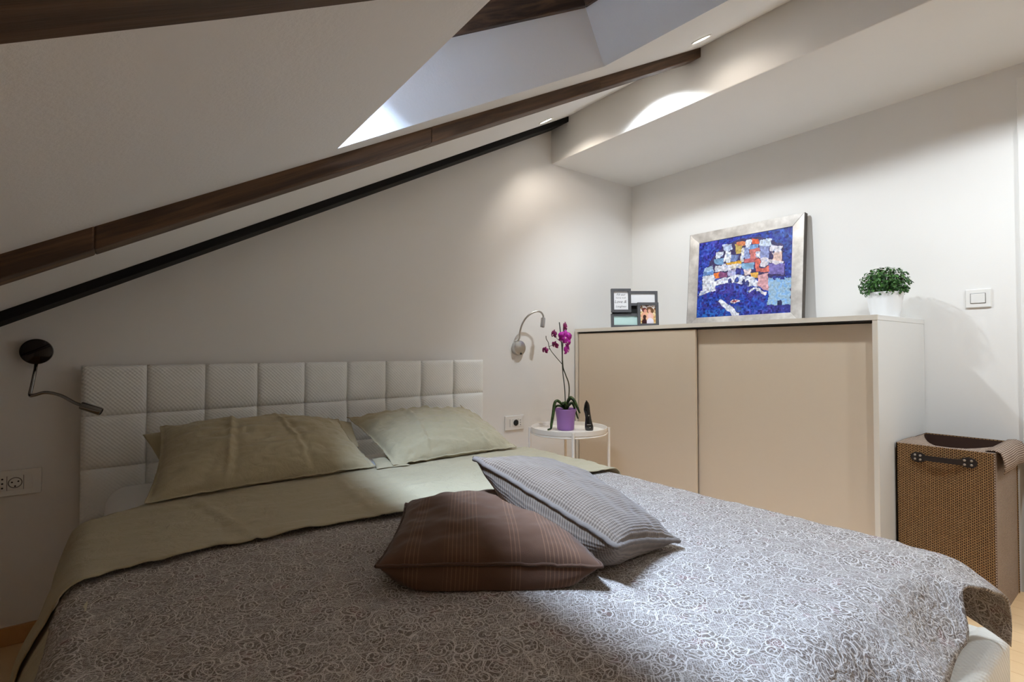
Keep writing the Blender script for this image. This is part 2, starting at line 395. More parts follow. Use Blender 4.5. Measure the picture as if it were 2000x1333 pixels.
# ------------------------------------------------------------------ room shell
XL, XR, YB, YF = -1.10, 3.15, 2.60, -2.60
XS, ZS = 2.3216, 2.32                           # soffit face and underside
T = 0.12
struct(MB().hexa([(XL-T, YB, -0.1), (XR+T, YB, -0.1), (XR+T, YB+T, -0.1), (XL-T, YB+T, -0.1),
                  (XL-T, YB, 3.1), (XR+T, YB, 3.1), (XR+T, YB+T, 3.1), (XL-T, YB+T, 3.1)]).obj('wall_back', M['wall'], loc=(0, YB, 0)))
DY0, DY1, DZ = -0.45, 0.37, 2.18                # door opening in the right wall
b = MB(); b.box((XR, DY1, -0.1), (XR+T, YB+T, 3.1)); b.box((XR, YF-T, -0.1), (XR+T, DY0, 3.1)); b.box((XR, DY0, DZ), (XR+T, DY1, 3.1))
struct(b.obj('wall_right', M['wall'], loc=(XR, 0, 0)))
struct(MB().box((XL-T, YF, -0.1), (XL, YB, zc(XL)+0.3)).obj('wall_left', M['wall'], loc=(XL, 0, 0)))
struct(MB().box((XL-T, YF-T, -0.1), (XR+T, YF, 3.1)).obj('wall_front', M['wall'], loc=(0, YF, 0)))
# sloped ceiling with the skylight opening
OA, OB, OC, OD = (0.469, 1.394), (1.424, 1.301), (1.575, 0.620), (0.450, 0.620)
def cp(x, y, d=0.0): return (x+NX*d, y, zc(x)+NZ*d)
xr = XS+0.02
P = [(XL-T, YF-T), (xr, YF-T), (xr, YB+0.02), (XL-T, YB+0.02), OD, OC, OB, OA]
vs = [cp(*p) for p in P] + [cp(*p, 0.30) for p in P]
fs = [(0, 1, 5, 4), (1, 2, 6, 5), (2, 3, 7, 6), (3, 0, 4, 7)]
fs2 = [tuple(i+8 for i in reversed(f)) for f in fs]
well = [(4, 5, 13, 12), (5, 6, 14, 13), (6, 7, 15, 14), (7, 4, 12, 15)]
rim = [(1, 0, 8, 9), (2, 1, 9, 10), (3, 2, 10, 11), (0, 3, 11, 8)]
struct(mesh('ceiling', vs, fs+fs2+well+rim, M['ceil'], loc=(0, 0, zc(0))))
# flat soffit along the right wall
struct(MB().box((XS, YF-T, ZS), (XR+0.02, YB+0.02, 3.05)).obj('ceiling_soffit', M['wall'], loc=(XS, 0, ZS), bevel=0.004))

# skylight: wooden lining, sash, glass
def wpt(p, d): return V(cp(p[0], p[1], d))
win = thing('window_1', '', '', (1.0, 1.0, zc(1.0))); struct(win)
for k in ('label', 'category'):
    if k in win: del win[k]
ring = [OA, OB, OC, OD]; cen = (0.98, 0.98)
def inset(p, w): 
    d = V((cen[0]-p[0], cen[1]-p[1])); return (p[0]+w*math.copysign(1, d.x), p[1]+w*math.copysign(1, d.y))
for i in range(4):
    a, b2 = ring[i], ring[(i+1) % 4]; ai, bi = inset(a, 0.022), inset(b2, 0.022)
    ao, bo = inset(a, -0.03), inset(b2, -0.03)
    MB().hexa([wpt(ao, 0.205), wpt(bo, 0.205), wpt(bi, 0.205), wpt(ai, 0.205), wpt(ao, 0.36), wpt(bo, 0.36), wpt(bi, 0.36), wpt(ai, 0.36)]).obj('frame_board', M['frame_wood'], win, bevel=0.003)
for i in range(4):
    a, b2 = inset(ring[i], 0.022), inset(ring[(i+1) % 4], 0.022); ai, bi = inset(a, 0.022), inset(b2, 0.022)
    MB().hexa([wpt(a, 0.30), wpt(b2, 0.30), wpt(bi, 0.30), wpt(ai, 0.30), wpt(a, 0.35), wpt(b2, 0.35), wpt(bi, 0.35), wpt(ai, 0.35)]).obj('sash_rail', M['frame_wood'], win, bevel=0.004)
g = [inset(p, 0.030) for p in ring]
MB().hexa([wpt(p, 0.325) for p in g]+[wpt(p, 0.331) for p in g]).obj('pane', M['glass'], win)
# roller blind drawn down to a narrow gap above the lower sash rail
bl = [(0.547, OA[1]-0.030), (OB[0]-0.030, OB[1]-0.030), (OC[0]-0.030, OC[1]+0.030), (0.547, OD[1]+0.030)]
MB().hexa([wpt(p, 0.296) for p in bl]+[wpt(p, 0.299) for p in bl]).obj('roller_blind', M['blind'], win)
MB().hexa([wpt((p[0]+q, p[1]), d_) for d_ in (0.286, 0.2995) for q, p in ((-0.006, bl[0]), (0.006, bl[0]), (0.006, bl[3]), (-0.006, bl[3]))]).obj('blind_bar', M['satin'], win)
hp = wpt((OB[0]-0.010, OB[1]-0.05), 0.235)
MB().tube([hp+V((-0.03, 0, 0)), hp+V((-0.03, -0.11, 0))], 0.009, 10).obj('vent_handle', M['plastic'], win, smooth=True, auto=True)

# floor: boards one by one where the picture shows the floor, joined elsewhere
fl = struct(MB().box((XL-T, YF-T, -0.1), (XR+T, YB+T, -0.012)).obj('floor', M['floor'], loc=(0, 0, 0)))
def boards(x0, x1, y0, y1, single):
    bw, bl = 0.085, 0.62; i = 0; acc = MB(); x = x0
    while x < x1-1e-6:
        xa, xb = x+0.0006, min(x+bw, x1)-0.0006; y = y0-bl*((i*0.37) % 1.0); 
        while y < y1-1e-6:
            ya, yb = max(y, y0)+0.0006, min(y+bl, y1)-0.0006
            if yb-ya > 0.01:
                tgt = MB() if single else acc
                tgt.box((xa, ya, -0.011), (xb, yb, 0.0))
                if single: tgt.obj('plank', M['floor'], fl)
            y += bl
        x += bw; i += 1
    if not single: tag(acc.obj('plank_field', M['floor'], fl), kind='stuff')
boards(1.75, XR, -0.60, 0.80, True)
boards(XL, -0.10, 1.00, YB, True)
boards(XL, -0.10, YF, 1.00, False); boards(-0.10, 1.75, YF, YB, False); boards(1.75, XR, YF, -0.60, False); boards(1.75, XR, 0.80, YB, False)
struct(box('baseboard_back', (XL, YB-0.014, 0.0), (-0.12, YB, 0.066), M['skirt'], bevel=0.003))
struct(box('baseboard_left', (XL, YF, 0.0), (XL+0.014, YB-0.014, 0.066), M['skirt'], bevel=0.003))

# door in the right wall: casing, leaf, handle
dr = thing('door_1', '', '', (XR, 0, 0)); struct(dr); del dr['label']; del dr['category']
box('casing', (XR-0.016, DY1, 0.0), (XR+0.02, DY1+0.075, DZ+0.075), M['door'], dr, 0.003)
box('casing', (XR-0.016, DY0-0.075, 0.0), (XR+0.02, DY0, DZ+0.075), M['door'], dr, 0.003)
box('casing', (XR-0.016, DY0, DZ), (XR+0.02, DY1, DZ+0.075), M['door'], dr, 0.003)
b = MB(); b.box((XR+0.02, DY1-0.015, 0), (XR+T, DY1, DZ)); b.box((XR+0.02, DY0, 0), (XR+T, DY0+0.015, DZ)); b.box((XR+0.02, DY0+0.015, DZ-0.015), (XR+T, DY1-0.015, DZ))
b.obj('jamb', M['door'], dr)
box('leaf', (XR+0.035, DY0+0.018, 0.006), (XR+0.075, DY1-0.018, DZ-0.018), M['door'], dr, 0.003)
hb = MB().lathe([(0.026, 0), (0.026, 0.008)], 24, (XR+0.035, DY0+0.08, 1.02), (-1, 0, 0)); hb.tube([(XR+0.03, DY0+0.08, 1.02), (XR-0.01, DY0+0.08, 1.02), (XR-0.012, DY0+0.19, 1.02)], 0.009, 12)
hb.obj('handle', M['satin'], dr)

struct(MB().box((XR+T, DY0-0.1, -0.1), (XR+T+0.05, DY1+0.1, DZ+0.1)).obj('wall_light_block', M['wall'], loc=(XR+T, 0, 0)))   # added panel that stops daylight leaking in around the door

# ------------------------------------------------------------------ rafters
def beam(name, label, mat, yf0, yf1, width, drop0, drop1, x0, x1, joints, embed=0.05):
    root = thing(name, label, 'beam', ((x0+x1)/2, (yf0+yf1)/2, zc((x0+x1)/2)), 'rafters under the sloped ceiling')
    xs = [x0]+joints+[x1]
    def yf(x): return yf0+(yf1-yf0)*(x-x0)/(x1-x0)
    def dp(x): return drop0+(drop1-drop0)*(x-x0)/(x1-x0)
    for a, c in zip(xs[:-1], xs[1:]):
        j = random.uniform(-0.0015, 0.0015)
        n = 6; b = MB(); L = []
        for i in range(n+1):
            x = a+(c-a)*i/n; w = 0.0012*fbm(x*6, yf0*9, 3)
            z = zc(x); L.append([V((x, yf(x)+j+w, z-dp(x)-w)), V((x, yf(x)+width, z-dp(x)+w)), V((x, yf(x)+width, z+embed)), V((x, yf(x)+j+w, z+embed))])
        vs = [p for l in L for p in l]; fs = [(0, 1, 2, 3), tuple(n*4+q for q in (3, 2, 1, 0))]
        for i in range(n):
            for q in range(4):
                fs.append((i*4+q, (i+1)*4+q, (i+1)*4+(q+1) % 4, i*4+(q+1) % 4))
        b.add(vs, fs); b.obj('board', mat, root, bevel=0.004)
    return root
beam('rafter_beam', 'brown wooden rafter running between the skylight and the black rafter', M['beam'], 1.482, 1.470, 0.090, 0.052, 0.050, -1.05, XS, [-0.82, -0.045, 0.80, 1.588])
beam('rafter_beam', 'dark brown rafter crossing the top left corner of the picture', M['beam'], 0.340, 0.340, 0.10, 0.084, 0.084, -1.05, XS, [-0.2, 0.60, 1.40])
beam('rafter_beam', 'flat black rafter set along the top of the headboard wall', M['beam_black'], 2.430, 2.430, 0.170, 0.036, 0.036, -1.05, XS, [], 0.05)

# ------------------------------------------------------------------ recessed downlights
labels = ['recessed round downlight in the slope nearest the headboard wall', 'recessed round downlight behind the brown rafter by the soffit',
          'recessed round downlight in the slope right of the skylight', 'added unseen fill light above the foot of the bed', 'added unseen fill light nearest the front wall']
for (x, y, w, col, half), lb in zip(SPOTS, labels):
    c = V((x, y, zc(x))); ax = V((-NX, 0, -NZ))
    d = thing('downlight', lb, 'ceiling light', tuple(c), 'recessed downlights along the slope')
    MB().lathe([(0.044, -0.01), (0.044, 0.003), (0.041, 0.005), (0.036, 0.003), (0.034, -0.002), (0.034, -0.01)], 40, c, ax).obj('trim_ring', M['plastic'], d, smooth=True, auto=True)
    MB().lathe([(0.0335, 0.0005), (0.0335, 0.0035)], 32, c, ax).obj('lens', M['lens'], d)
    l = bpy.data.lights.new('downlight_lamp', 'SPOT'); l.energy = w; l.color = col; l.spot_size = math.radians(2*half); l.spot_blend = 0.55; l.shadow_soft_size = 0.03
    o = bpy.data.objects.new('downlight_lamp', l); C.objects.link(o); o.parent = d
    o.location = ax*0.012; o.rotation_euler = ax.to_track_quat('-Z', 'Y').to_euler()

# ------------------------------------------------------------------ bed
BX0, BX1 = -0.11, 1.705
bed = thing('bed', 'double bed with tufted white leatherette headboard and upholstered frame', 'bed', (0.8, 1.4, 0))
hb = MB().box((BX0+0.006, 2.535, 0.02), (BX1-0.006, 2.592, 1.002)).obj('headboard', M['leather'], bed, bevel=0.012, seg=3)
ncol = 9; cw = (BX1-BX0)/ncol; rows = [(0.812, 1.010), (0.612, 0.812), (0.412, 0.612), (0.212, 0.412), (0.03, 0.212)]
for r, (z0, z1) in enumerate(rows):
    for k in range(ncol):
        N = 12; vs = []; fs = []; x0 = BX0+k*cw; h = z1-z0
        for j in range(N+1):
            for i in range(N+1):
                u, v = i/N*2-1, j/N*2-1
                bul = ((1-abs(u)**7)*(1-abs(v)**7))**0.6
                dm = 0.0
                for cu in (-1, 1):
                    for cv in (-1, 1):
                        edge = (cv == 1 and r == 0) or (cu == -1 and k == 0) or (cu == 1 and k == ncol-1)
                        if not edge: dm += math.exp(-((u-cu)**2+(v-cv)**2)/0.10)
                px = x0+cw*(u+1)/2; pz = z0+h*(v+1)/2
                rad = 0.0
                if r == 0 and v > 0.6: pz -= 0.006*((v-0.6)/0.4)**2
                vs.append((px+0.0006*(1 if u < 0 else -1)*(abs(u) == 1), 2.519-0.009*bul+0.008*dm+0.0015*fbm(px*18, pz*18, 4), pz))
        for j in range(N):
            for i in range(N):
                a = j*(N+1)+i; fs.append((a, a+1, a+N+2, a+N+1))
        # thin returns so each panel is a padded piece, not a sheet
        ring_i = [i for i in range(N+1)]+[j*(N+1)+N for j in range(1, N+1)]+[N*(N+1)+i for i in range(N-1, -1, -1)]+[j*(N+1) for j in range(N-1, 0, -1)]
        k0 = len(vs)
        for i in ring_i: vs.append((vs[i][0], 2.5365, vs[i][2]))
        m = len(ring_i)
        for q in range(m): fs.append((ring_i[(q+1) % m], ring_i[q], k0+q, k0+(q+1) % m))
        mesh('tufted_panel', vs, fs, M['leather'], hb, smooth=True)
bb = MB().box((BX0+0.02, 0.31, 0.06), (BX0+0.06, 2.53, 0.36)); bb.obj('side_rail', M['leather'], bed, bevel=0.015, seg=4)
MB().box((BX1-0.02, 0.31, 0.06), (BX1+0.035, 2.53, 0.36)).obj('side_rail', M['leather'], bed, bevel=0.015, seg=4)
MB().box((BX0+0.02, 0.275, 0.06), (1.748, 0.345, 0.365)).obj('foot_rail', M['leather'], bed, bevel=0.026, seg=6)
for k in range(12):
    MB().box((BX0+0.065, 0.42+k*0.172, 0.225), (BX1-0.025, 0.50+k*0.172, 0.243)).obj('slat', M['skirt'], bed)
for x in (BX0+0.10, 1.62):
    for y in (0.36, 2.45): MB().lathe([(0.02, 0.0), (0.028, 0.06)], 16, (x, y, 0)).obj('leg', M['satin'], bed)

def grid(nu, nv, fn):
    vs = [fn(i/nu, j/nv) for j in range(nv+1) for i in range(nu+1)]
    fs = [(j*(nu+1)+i, j*(nu+1)+i+1, (j+1)*(nu+1)+i+1, (j+1)*(nu+1)+i) for j in range(nv) for i in range(nu)]
    return vs, fs
# mattress with fitted sheet
MX0, MX1, MY0, MY1, MZ0, MZ1 = -0.035, 1.64, 0.385, 2.505, 0.246, 0.548
mo = MB().box((MX0, MY0, MZ0), (MX1, MY1, MZ1)).obj('mattress', M['sheet'], loc=(0.8, 1.4, MZ0), bevel=0.07, seg=8, smooth=True)
tag(mo, 'white mattress in a fitted sheet under the bedding', 'mattress')

ZT = 0.557
# sage flat sheet: turned-down band on top, hanging down the left side
def top_edge(x):
    return float(np.interp(x, [-0.06, 0.01, 0.10, 0.27, 0.5, 0.82, 1.2, 1.52, 1.66], [1.90, 1.965, 2.020, 2.06, 2.08, 2.09, 2.08, 2.05, 2.03]))
def hem_edge(x):
    b = float(np.interp(x, [-0.055, 0.0, 0.105, 0.166, 0.275, 0.413, 0.558, 0.679, 0.98, 1.523, 1.64], [1.41, 1.442, 1.455, 1.478, 1.467, 1.462, 1.464, 1.425, 1.438, 1.452, 1.45]))
    return b
SXL, SXR = -0.040, 1.625
def roll_left(d, y):
    """profile of the sheet where it leaves the top on the left: outward and downward for flat distance d"""
    a = min(d/0.05, 1.05); over = max(0, d-0.05*1.05); fl = sstep(0.02, 0.25, d)
    wave = 0.020*math.sin(y*9.5+0.6)+0.012*fbm(y*5, 0.3, 2)
    out = 0.05*math.sin(a)+over*math.cos(1.12+0.30*sstep(0.08, 0.40, d))+wave*fl+0.004*fbm(y*16, d*9, 7)
    return out, 0.05*(1-math.cos(a))+over*math.sin(1.12)
LEFT = 0.47
def band(u, v):
    s = -LEFT+u*(SXR-SXL+0.13+LEFT)                # flat distance from the left edge
    x = SXL+s; xx = min(max(x, SXL), SXR)
    y0 = hem_edge(xx)+0.006*fbm(x*6, 7.7, 2)+0.0025*math.sin(x*31); y1 = top_edge(xx)
    if s < 0: y0 -= 0.16*(-s); y1 -= 0.05*(-s)
    y = y0+(y1-y0)*v
    lift = sstep(0.22, 0.0, v)*max(0, 0.25+0.9*fbm(x*6.5, 2.2, 5))
    crease = 0.006*math.exp(-((x-0.19-0.10*(1-v))/0.010)**2)+0.004*math.exp(-((x-0.62-0.05*v)/0.012)**2)
    wr = 0.0045*fbm(x*3, y*9, 1)+0.004*fbm(x*7+y*5, y*26, 8)+0.0025*fbm(x*20, y*42, 3)
    z = ZT+0.014+wr+crease+0.016*lift
    if x > SXR:
        d = x-SXR; r = 0.05; a = min(d/r, 1.25); over = max(0, d-r*1.25)
        x = SXR+r*math.sin(a)+over*math.cos(1.25); z -= r*(1-math.cos(a))+over*math.sin(1.25)
    if s < 0:
        o_, dn = roll_left(-s, y); x = SXL-o_-0.010; z -= dn
    elif s < 0.05: x -= 0.010*(1-s/0.05)
    return V((x, y, z))
vs, fs = grid(190, 40, band)
off = len(vs)
YD0, YD1 = 0.20, 1.46
def drop(u, v):
    y = YD0+(YD1-YD0)*v; d = LEFT*u
    o_, dn = roll_left(d, y)
    return V((SXL-o_-0.004, y, ZT-0.001-dn))
v2, f2 = grid(26, 90, drop)
sh = mesh('flat_sheet', vs+v2, fs+[tuple(i+off for i in reversed(f)) for f in f2], M['sage'], loc=(0.8, 1.7, ZT), smooth=True)
so = sh.modifiers.new('thick', 'SOLIDIFY'); so.thickness = 0.004; so.offset = 1
tag(sh, 'sage green flat sheet folded down over the bedspread and hanging left', 'sheet')

# patterned bedspread
EXL, EXR, EYF = -0.045, 1.60, 0.415
RD = 0.055
FOOT = 0.175; OVL = 0.085
def spread(u, v):
    fy = (EYF-FOOT)+(1.83-(EYF-FOOT))*v
    lov = 0.045+(OVL-0.045)*sstep(1.50, 1.05, fy)
    fx = (EXL-lov)+(EXR+0.17-(EXL-lov))*u            # flat cloth coordinates
    s = max(0.0, fx-EXR); t = max(0.0, EYF-fy); l = max(0.0, EXL-fx)
    px, py = min(max(fx, EXL), EXR), max(fy, EYF)
    z = ZT+0.004
    n = 0.0055*fbm(fx*2.4, fy*2.4, 0)+0.003*fbm(fx*7+fy*3, fy*8, 1)
    fade = sstep(1.55, 1.30, fy)
    # soft diagonal folds towards the foot
    n += 0.006*sstep(1.0, 0.4, fy)*math.sin((fx*0.8+fy*1.25)*26+2.5*fbm(fx*2, fy*2, 9))*(0.4+0.6*fbm(fx*3, fy*3, 4))
    # small puckers of the quilting
    n += 0.0022*fbm(fx*16, fy*26, 3)
    z += n*(0.25+0.75*fade)
    if t > 0:                                        # over the foot end: rolls down, but stands out flat at the right corner
        c = sstep(-0.235, -0.150, fx-EXR)
        amax = 0.74; r = 0.09; a = min(t/r, amax); over = max(0.0, t-r*amax)
        hor, ver = r*math.sin(a)+over*math.cos(amax), r*(1-math.cos(a))+over*math.sin(amax)
        ver += 0.010*sstep(0.0, 0.17, t)*math.sin(fx*21)*(1-c); hor += 0.010*sstep(0.02, 0.17, t)*math.sin(fx*17+1.2)*(1-c)
        e = sstep(-0.15, 0.05, fx-EXR)
        py -= hor*(1-c)+(0.64+0.22*e)*t*c; z -= ver*(1-c)+(0.018+0.040*e)*(t/FOOT)**2*c
    if s > 0:                                        # over the right side
        r = 0.05; amax = 1.38; a = min(s/r, amax); over = max(0.0, s-r*amax)
        fl = sstep(0.0, FOOT, t)
        px += r*math.sin(a)+over*math.cos(amax)+0.03*fl*sstep(0, 0.1, s)*(1-sstep(0.10, 0.19, s))+0.008*sstep(0.05, 0.2, s)*fbm(fx*9, fy*9, 6)
        z -= r*(1-math.cos(a))+over*math.sin(amax)
    if l > 0:
        o_, dn = roll_left(l, fy); px -= o_+0.008*sstep(0, 0.05, l); z -= dn-0.004
    return V((px, py, z))
nu, nv = 150, 140
vs, fs = grid(nu, nv, spread)
uvs = [(((EXL-0.1)+(EXR+0.34-EXL)*(i/nu)), ((EYF-FOOT)+(1.83-EYF+FOOT)*(j/nv))) for j in range(nv+1) for i in range(nu+1)]
sp = mesh('bedspread', vs, fs, M['spread'], loc=(0.8, 1.0, ZT), smooth=True, uvs=uvs)
so = sp.modifiers.new('thick', 'SOLIDIFY'); so.thickness = 0.006; so.offset = -1
tag(sp, 'taupe bedspread with white lace swirl print spread over the bed', 'bedspread')

# ------------------------------------------------------------------ pillows and cushions
def pillow(name, A, B, Cc, D, top, bot, mat, parent=None, loc=None, N=40, pinch=0.05, ex=2.6, wr=0.006, seed=0, up=None, flange=0.0, sag=None, pw=0.6, uvw=None):
    """A,B front edge left->right; D,Cc back edge left->right; bulges along the normal"""
    A, B, Cc, D = map(V, (A, B, Cc, D)); nrm = ((B-A).cross(D-A)).normalized(); ce = (A+B+Cc+D)/4
    W = ((B-A).length+(Cc-D).length)/2; H = ((D-A).length+(Cc-B).length)/2
    sides = []
    for sgn, h in ((1, top), (-1, bot)):
        vs = []
        for j in range(N+1):
            for i in range(N+1):
                u, v = -math.cos(PI*i/N)*0.5+i/N-0.5, -math.cos(PI*j/N)*0.5+j/N-0.5   # denser near the edges
                u = max(-1, min(1, u)); v = max(-1, min(1, v))
                pu = u*(1-pinch*(1-v*v)*abs(u)**3); pv = v*(1-pinch*(1-u*u)*abs(v)**3)
                p = A*(1-pu)*(1-pv)/4+B*(1+pu)*(1-pv)/4+Cc*(1+pu)*(1+pv)/4+D*(1-pu)*(1+pv)/4
                uu, vv = min(1, abs(u)/(1-flange)), min(1, abs(v)/(1-flange))
                k = max(0.0, (1-uu**ex)*(1-vv**ex))**pw
                q = k*h+0.0008
                w = wr*fbm(u*2.5+seed, v*2.5, seed+sgn*3)*(0.3+0.7*k)+wr*0.5*fbm(u*7+seed, v*6, seed+9)
                d = nrm*(sgn*q+w)
                if sag: d = d+sag(u, v, k, sgn)
                vs.append(p+d)
        sides.append(vs)
    n1 = N+1; vs = sides[0]+sides[1]; m = len(sides[0]); fs = []
    for j in range(N):
        for i in range(N):
            a = j*n1+i; fs.append((a, a+1, a+n1+1, a+n1)); fs.append((m+a, m+a+n1, m+a+n1+1, m+a+1))
    ringi = [i for i in range(n1)]+[j*n1+N for j in range(1, n1)]+[N*n1+i for i in range(N-1, -1, -1)]+[j*n1 for j in range(N-1, 0, -1)]
    L = len(ringi)
    for q in range(L): fs.append((ringi[(q+1) % L], ringi[q], m+ringi[q], m+ringi[(q+1) % L]))
    uvs = []
    for s in range(2):
        for j in range(N+1):
            for i in range(N+1):
                u, v = -math.cos(PI*i/N)*0.5+i/N-0.5, -math.cos(PI*j/N)*0.5+j/N-0.5
                uvs.append((u*W/2, v*H/2))
    o = mesh(name, vs, fs, mat, parent, loc, smooth=True, uvs=uvs)
    if N >= 40: sb = o.modifiers.new('smooth', 'SUBSURF'); sb.levels = 1; sb.render_levels = 1
    rim = [(sides[0][i]+sides[1][i])/2 for i in ringi]
    return o, rim

def press(zmin, soft=0.012):
    return None
def pucker(u, v, seed):
    """radiating gathers that run in from the ends of a pillowcase"""
    e = abs(u)**3*0.6+abs(v)**4*0.4
    return 0.006*e*math.sin(9*math.atan2(v, u)+3*fbm(u*2, v*2, seed))+0.004*fbm(u*3+v*2, v*7, seed+5)
def creases(lines, amp):
    def sag(u, v, k, sgn):
        if sgn < 0: return V((0, 0, 0))
        d = V((0, 0, 0))
        for (u0, tilt, w) in lines:
            x = u-(u0+tilt*v); d += V((0, -0.3, 0.9))*amp*(math.exp(-(x/w)**2)-0.6*math.exp(-((x-0.06)/(w*1.5))**2))*k**0.5
        return d+V((0, -0.4, 0.9))*pucker(u, v, lines[0][0]*50)*min(1, k*4)
    return sag
def floor_clip(o, z, soft=0.02):
    """rest soft things on what carries them: nothing below z"""
    base = V(o['base'])
    for vtx in o.data.vertices:
        w = vtx.co.z+base.z
        if w < z: vtx.co.z = z-base.z+0.0006*((vtx.index % 7)/7)
    o.data.update()

PL = thing('pillow', 'sage green pillow at the left of the headboard by the chrome lamp', 'pillow', (0.45, 2.2, 0.57), 'sage pillows')
o, rim = pillow('pillowcase', (0.07, 1.985, 0.584), (0.845, 2.035, 0.584), (0.80, 2.36, 0.745), (0.13, 2.38, 0.770), 0.100, 0.060, M['sage'], PL, N=96, pinch=0.05, ex=2.6, wr=0.012, seed=2, flange=0.03,
                sag=creases([(-0.36, 0.06, 0.017), (0.20, -0.10, 0.017)], 0.011))
floor_clip(o, 0.572)
b = MB(); b.tube([p+V((0, 0, 0.001)) for p in rim+[rim[0]]], 0.0022, 6, cap=False); o2 = b.obj('hem', M['sage'], PL, smooth=True); floor_clip(o2, 0.572)
fl_, _ = pillow('flap', (0.125, 2.31, 0.655), (0.17, 2.28, 0.69), (0.21, 2.365, 0.765), (0.075, 2.385, 0.745), 0.006, 0.006, M['sage'], PL, N=10, wr=0.003, seed=5)
fl_, _ = pillow('flap', (0.72, 2.18, 0.665), (0.835, 2.19, 0.640), (0.865, 2.375, 0.725), (0.76, 2.38, 0.755), 0.008, 0.006, M['sage'], PL, N=10, wr=0.004, seed=6)

PR = thing('pillow', 'sage green pillow at the right of the headboard by the wall socket', 'pillow', (1.2, 2.2, 0.57), 'sage pillows')
o, rim = pillow('pillowcase', (0.905, 1.995, 0.586), (1.56, 2.01, 0.584), (1.515, 2.37, 0.735), (0.845, 2.37, 0.748), 0.095, 0.060, M['sage'], PR, N=96, pinch=0.06, ex=2.5, wr=0.015, seed=11, flange=0.03,
                sag=creases([(-0.38, 0.10, 0.018), (0.22, -0.30, 0.020)], 0.011))
floor_clip(o, 0.573)
b = MB(); b.tube([p+V((0, 0, 0.001)) for p in rim+[rim[0]]], 0.0022, 6, cap=False); o2 = b.obj('hem', M['sage'], PR, smooth=True); floor_clip(o2, 0.573)
pillow('flap', (1.47, 2.33, 0.690), (1.60, 2.36, 0.620), (1.615, 2.40, 0.660), (1.475, 2.40, 0.765), 0.006, 0.006, M['sage'], PR, N=10, wr=0.002, seed=15)
pillow('flap', (0.835, 2.00, 0.580), (0.975, 1.985, 0.580), (0.965, 2.10, 0.60), (0.86, 2.11, 0.60), 0.008, 0.004, M['sage'], PR, N=10, wr=0.002, seed=16)

# brown striped cushion lying flat
BC = thing('cushion', 'brown cushion with fine stripes lying flat on the bedspread', 'cushion', (0.75, 1.0, 0.57), 'scatter cushions')
def bsag(u, v, k, sgn):
    vd = V((-0.61, -0.79, 0))                       # lower half rolls out in front of the seam
    if sgn < 0: return vd*0.060*k*sstep(0.5, -0.9, v)
    return V((0, 0, 0.012*math.exp(-((v-0.45)/0.4)**2)*k))
o, rim = pillow('cover', (0.425, 1.015, 0.618), (0.800, 0.745, 0.612), (1.000, 1.110, 0.622), (0.640, 1.325, 0.632), 0.060, 0.105, M['stripe'], BC, N=48, pinch=0.06, ex=2.6, wr=0.007, seed=21, sag=bsag, pw=0.5)
floor_clip(o, 0.563)
cc = sum(rim, V((0, 0, 0)))/len(rim); rim = [p+(p-cc).normalized()*0.003 for p in rim]
o2 = MB().tube([p for p in rim+[rim[0]]], 0.0035, 8, cap=False).obj('seam', M['stripe_plain'], BC, smooth=True); floor_clip(o2, 0.566)

# grey-beige knitted cushion leaning on the brown one
GC = thing('cushion', 'grey beige ribbed knit cushion leaning on the brown cushion', 'cushion', (1.05, 1.05, 0.57), 'scatter cushions')
A, B_, E_, D_ = V((0.735, 1.130, 0.778)), V((0.838, 0.735, 0.645)), V((1.125, 0.785, 0.578)), V((1.040, 1.180, 0.712))
def gsag(u, v, k, sgn):
    if sgn < 0: return V((-0.35, -0.9, -0.1))*0.045*k*sstep(0.6, -0.9, v)
    return V((0, 0, 0))
o, rim = pillow('cover', A, B_, E_, D_, 0.062, 0.110, M['knit'], GC, N=48, pinch=0.08, ex=2.4, wr=0.007, seed=31, pw=0.55, sag=gsag)
floor_clip(o, 0.563)
o2 = MB().tube([p for p in rim+[rim[0]]], 0.0062, 10, cap=False).obj('piping', M['knit_pipe'], GC, smooth=True); floor_clip(o2, 0.566)

# ------------------------------------------------------------------ cabinet with two sliding doors
CX, CY0, CY1, CZ = 2.522, 0.789, 2.585, 1.206
cab = thing('cabinet', 'tall cream sideboard with two sliding doors along the right wall', 'cabinet', (2.83, 1.69, 0))
th = 0.019
box('side_panel', (CX+0.003, CY0, 0.0), (XR-0.004, CY0+th, CZ-0.022), M['cab_white'], cab, 0.0012)
box('front_edge', (CX, CY0, 0.0), (CX+0.003, CY0+th, CZ-0.022), M['cab_edge'], cab, 0)
box('side_panel', (CX, CY1-th, 0.0), (XR-0.004, CY1, CZ-0.022), M['cab_edge'], cab, 0.0012)
box('top_panel', (CX+0.003, CY0-0.001, CZ-0.022), (XR-0.004, CY1+0.001, CZ), M['cab_white'], cab, 0.0012)
box('front_edge', (CX-0.001, CY0-0.001, CZ-0.022), (CX+0.003, CY1+0.001, CZ), M['cab_edge'], cab, 0)
box('plinth', (CX+0.02, CY0+th, 0.0), (CX+0.04, CY1-th, 0.07), M['cab_white'], cab)
box('back_panel', (XR-0.012, CY0+th, 0.0), (XR-0.004, CY1-th, CZ-0.022), M['cab_white'], cab)
box('track', (CX+0.010, CY0+th, CZ-0.030), (CX+0.075, CY1-th, CZ-0.022), M['dark'], cab)
box('door', (CX+0.006, 1.650, 0.075), (CX+0.022, CY1-th-0.010, CZ-0.034), M['cab_door'], cab, 0.001)
box('door', (CX+0.034, CY0+th+0.002, 0.075), (CX+0.050, 1.656, CZ-0.034), M['cab_door'], cab, 0.001)

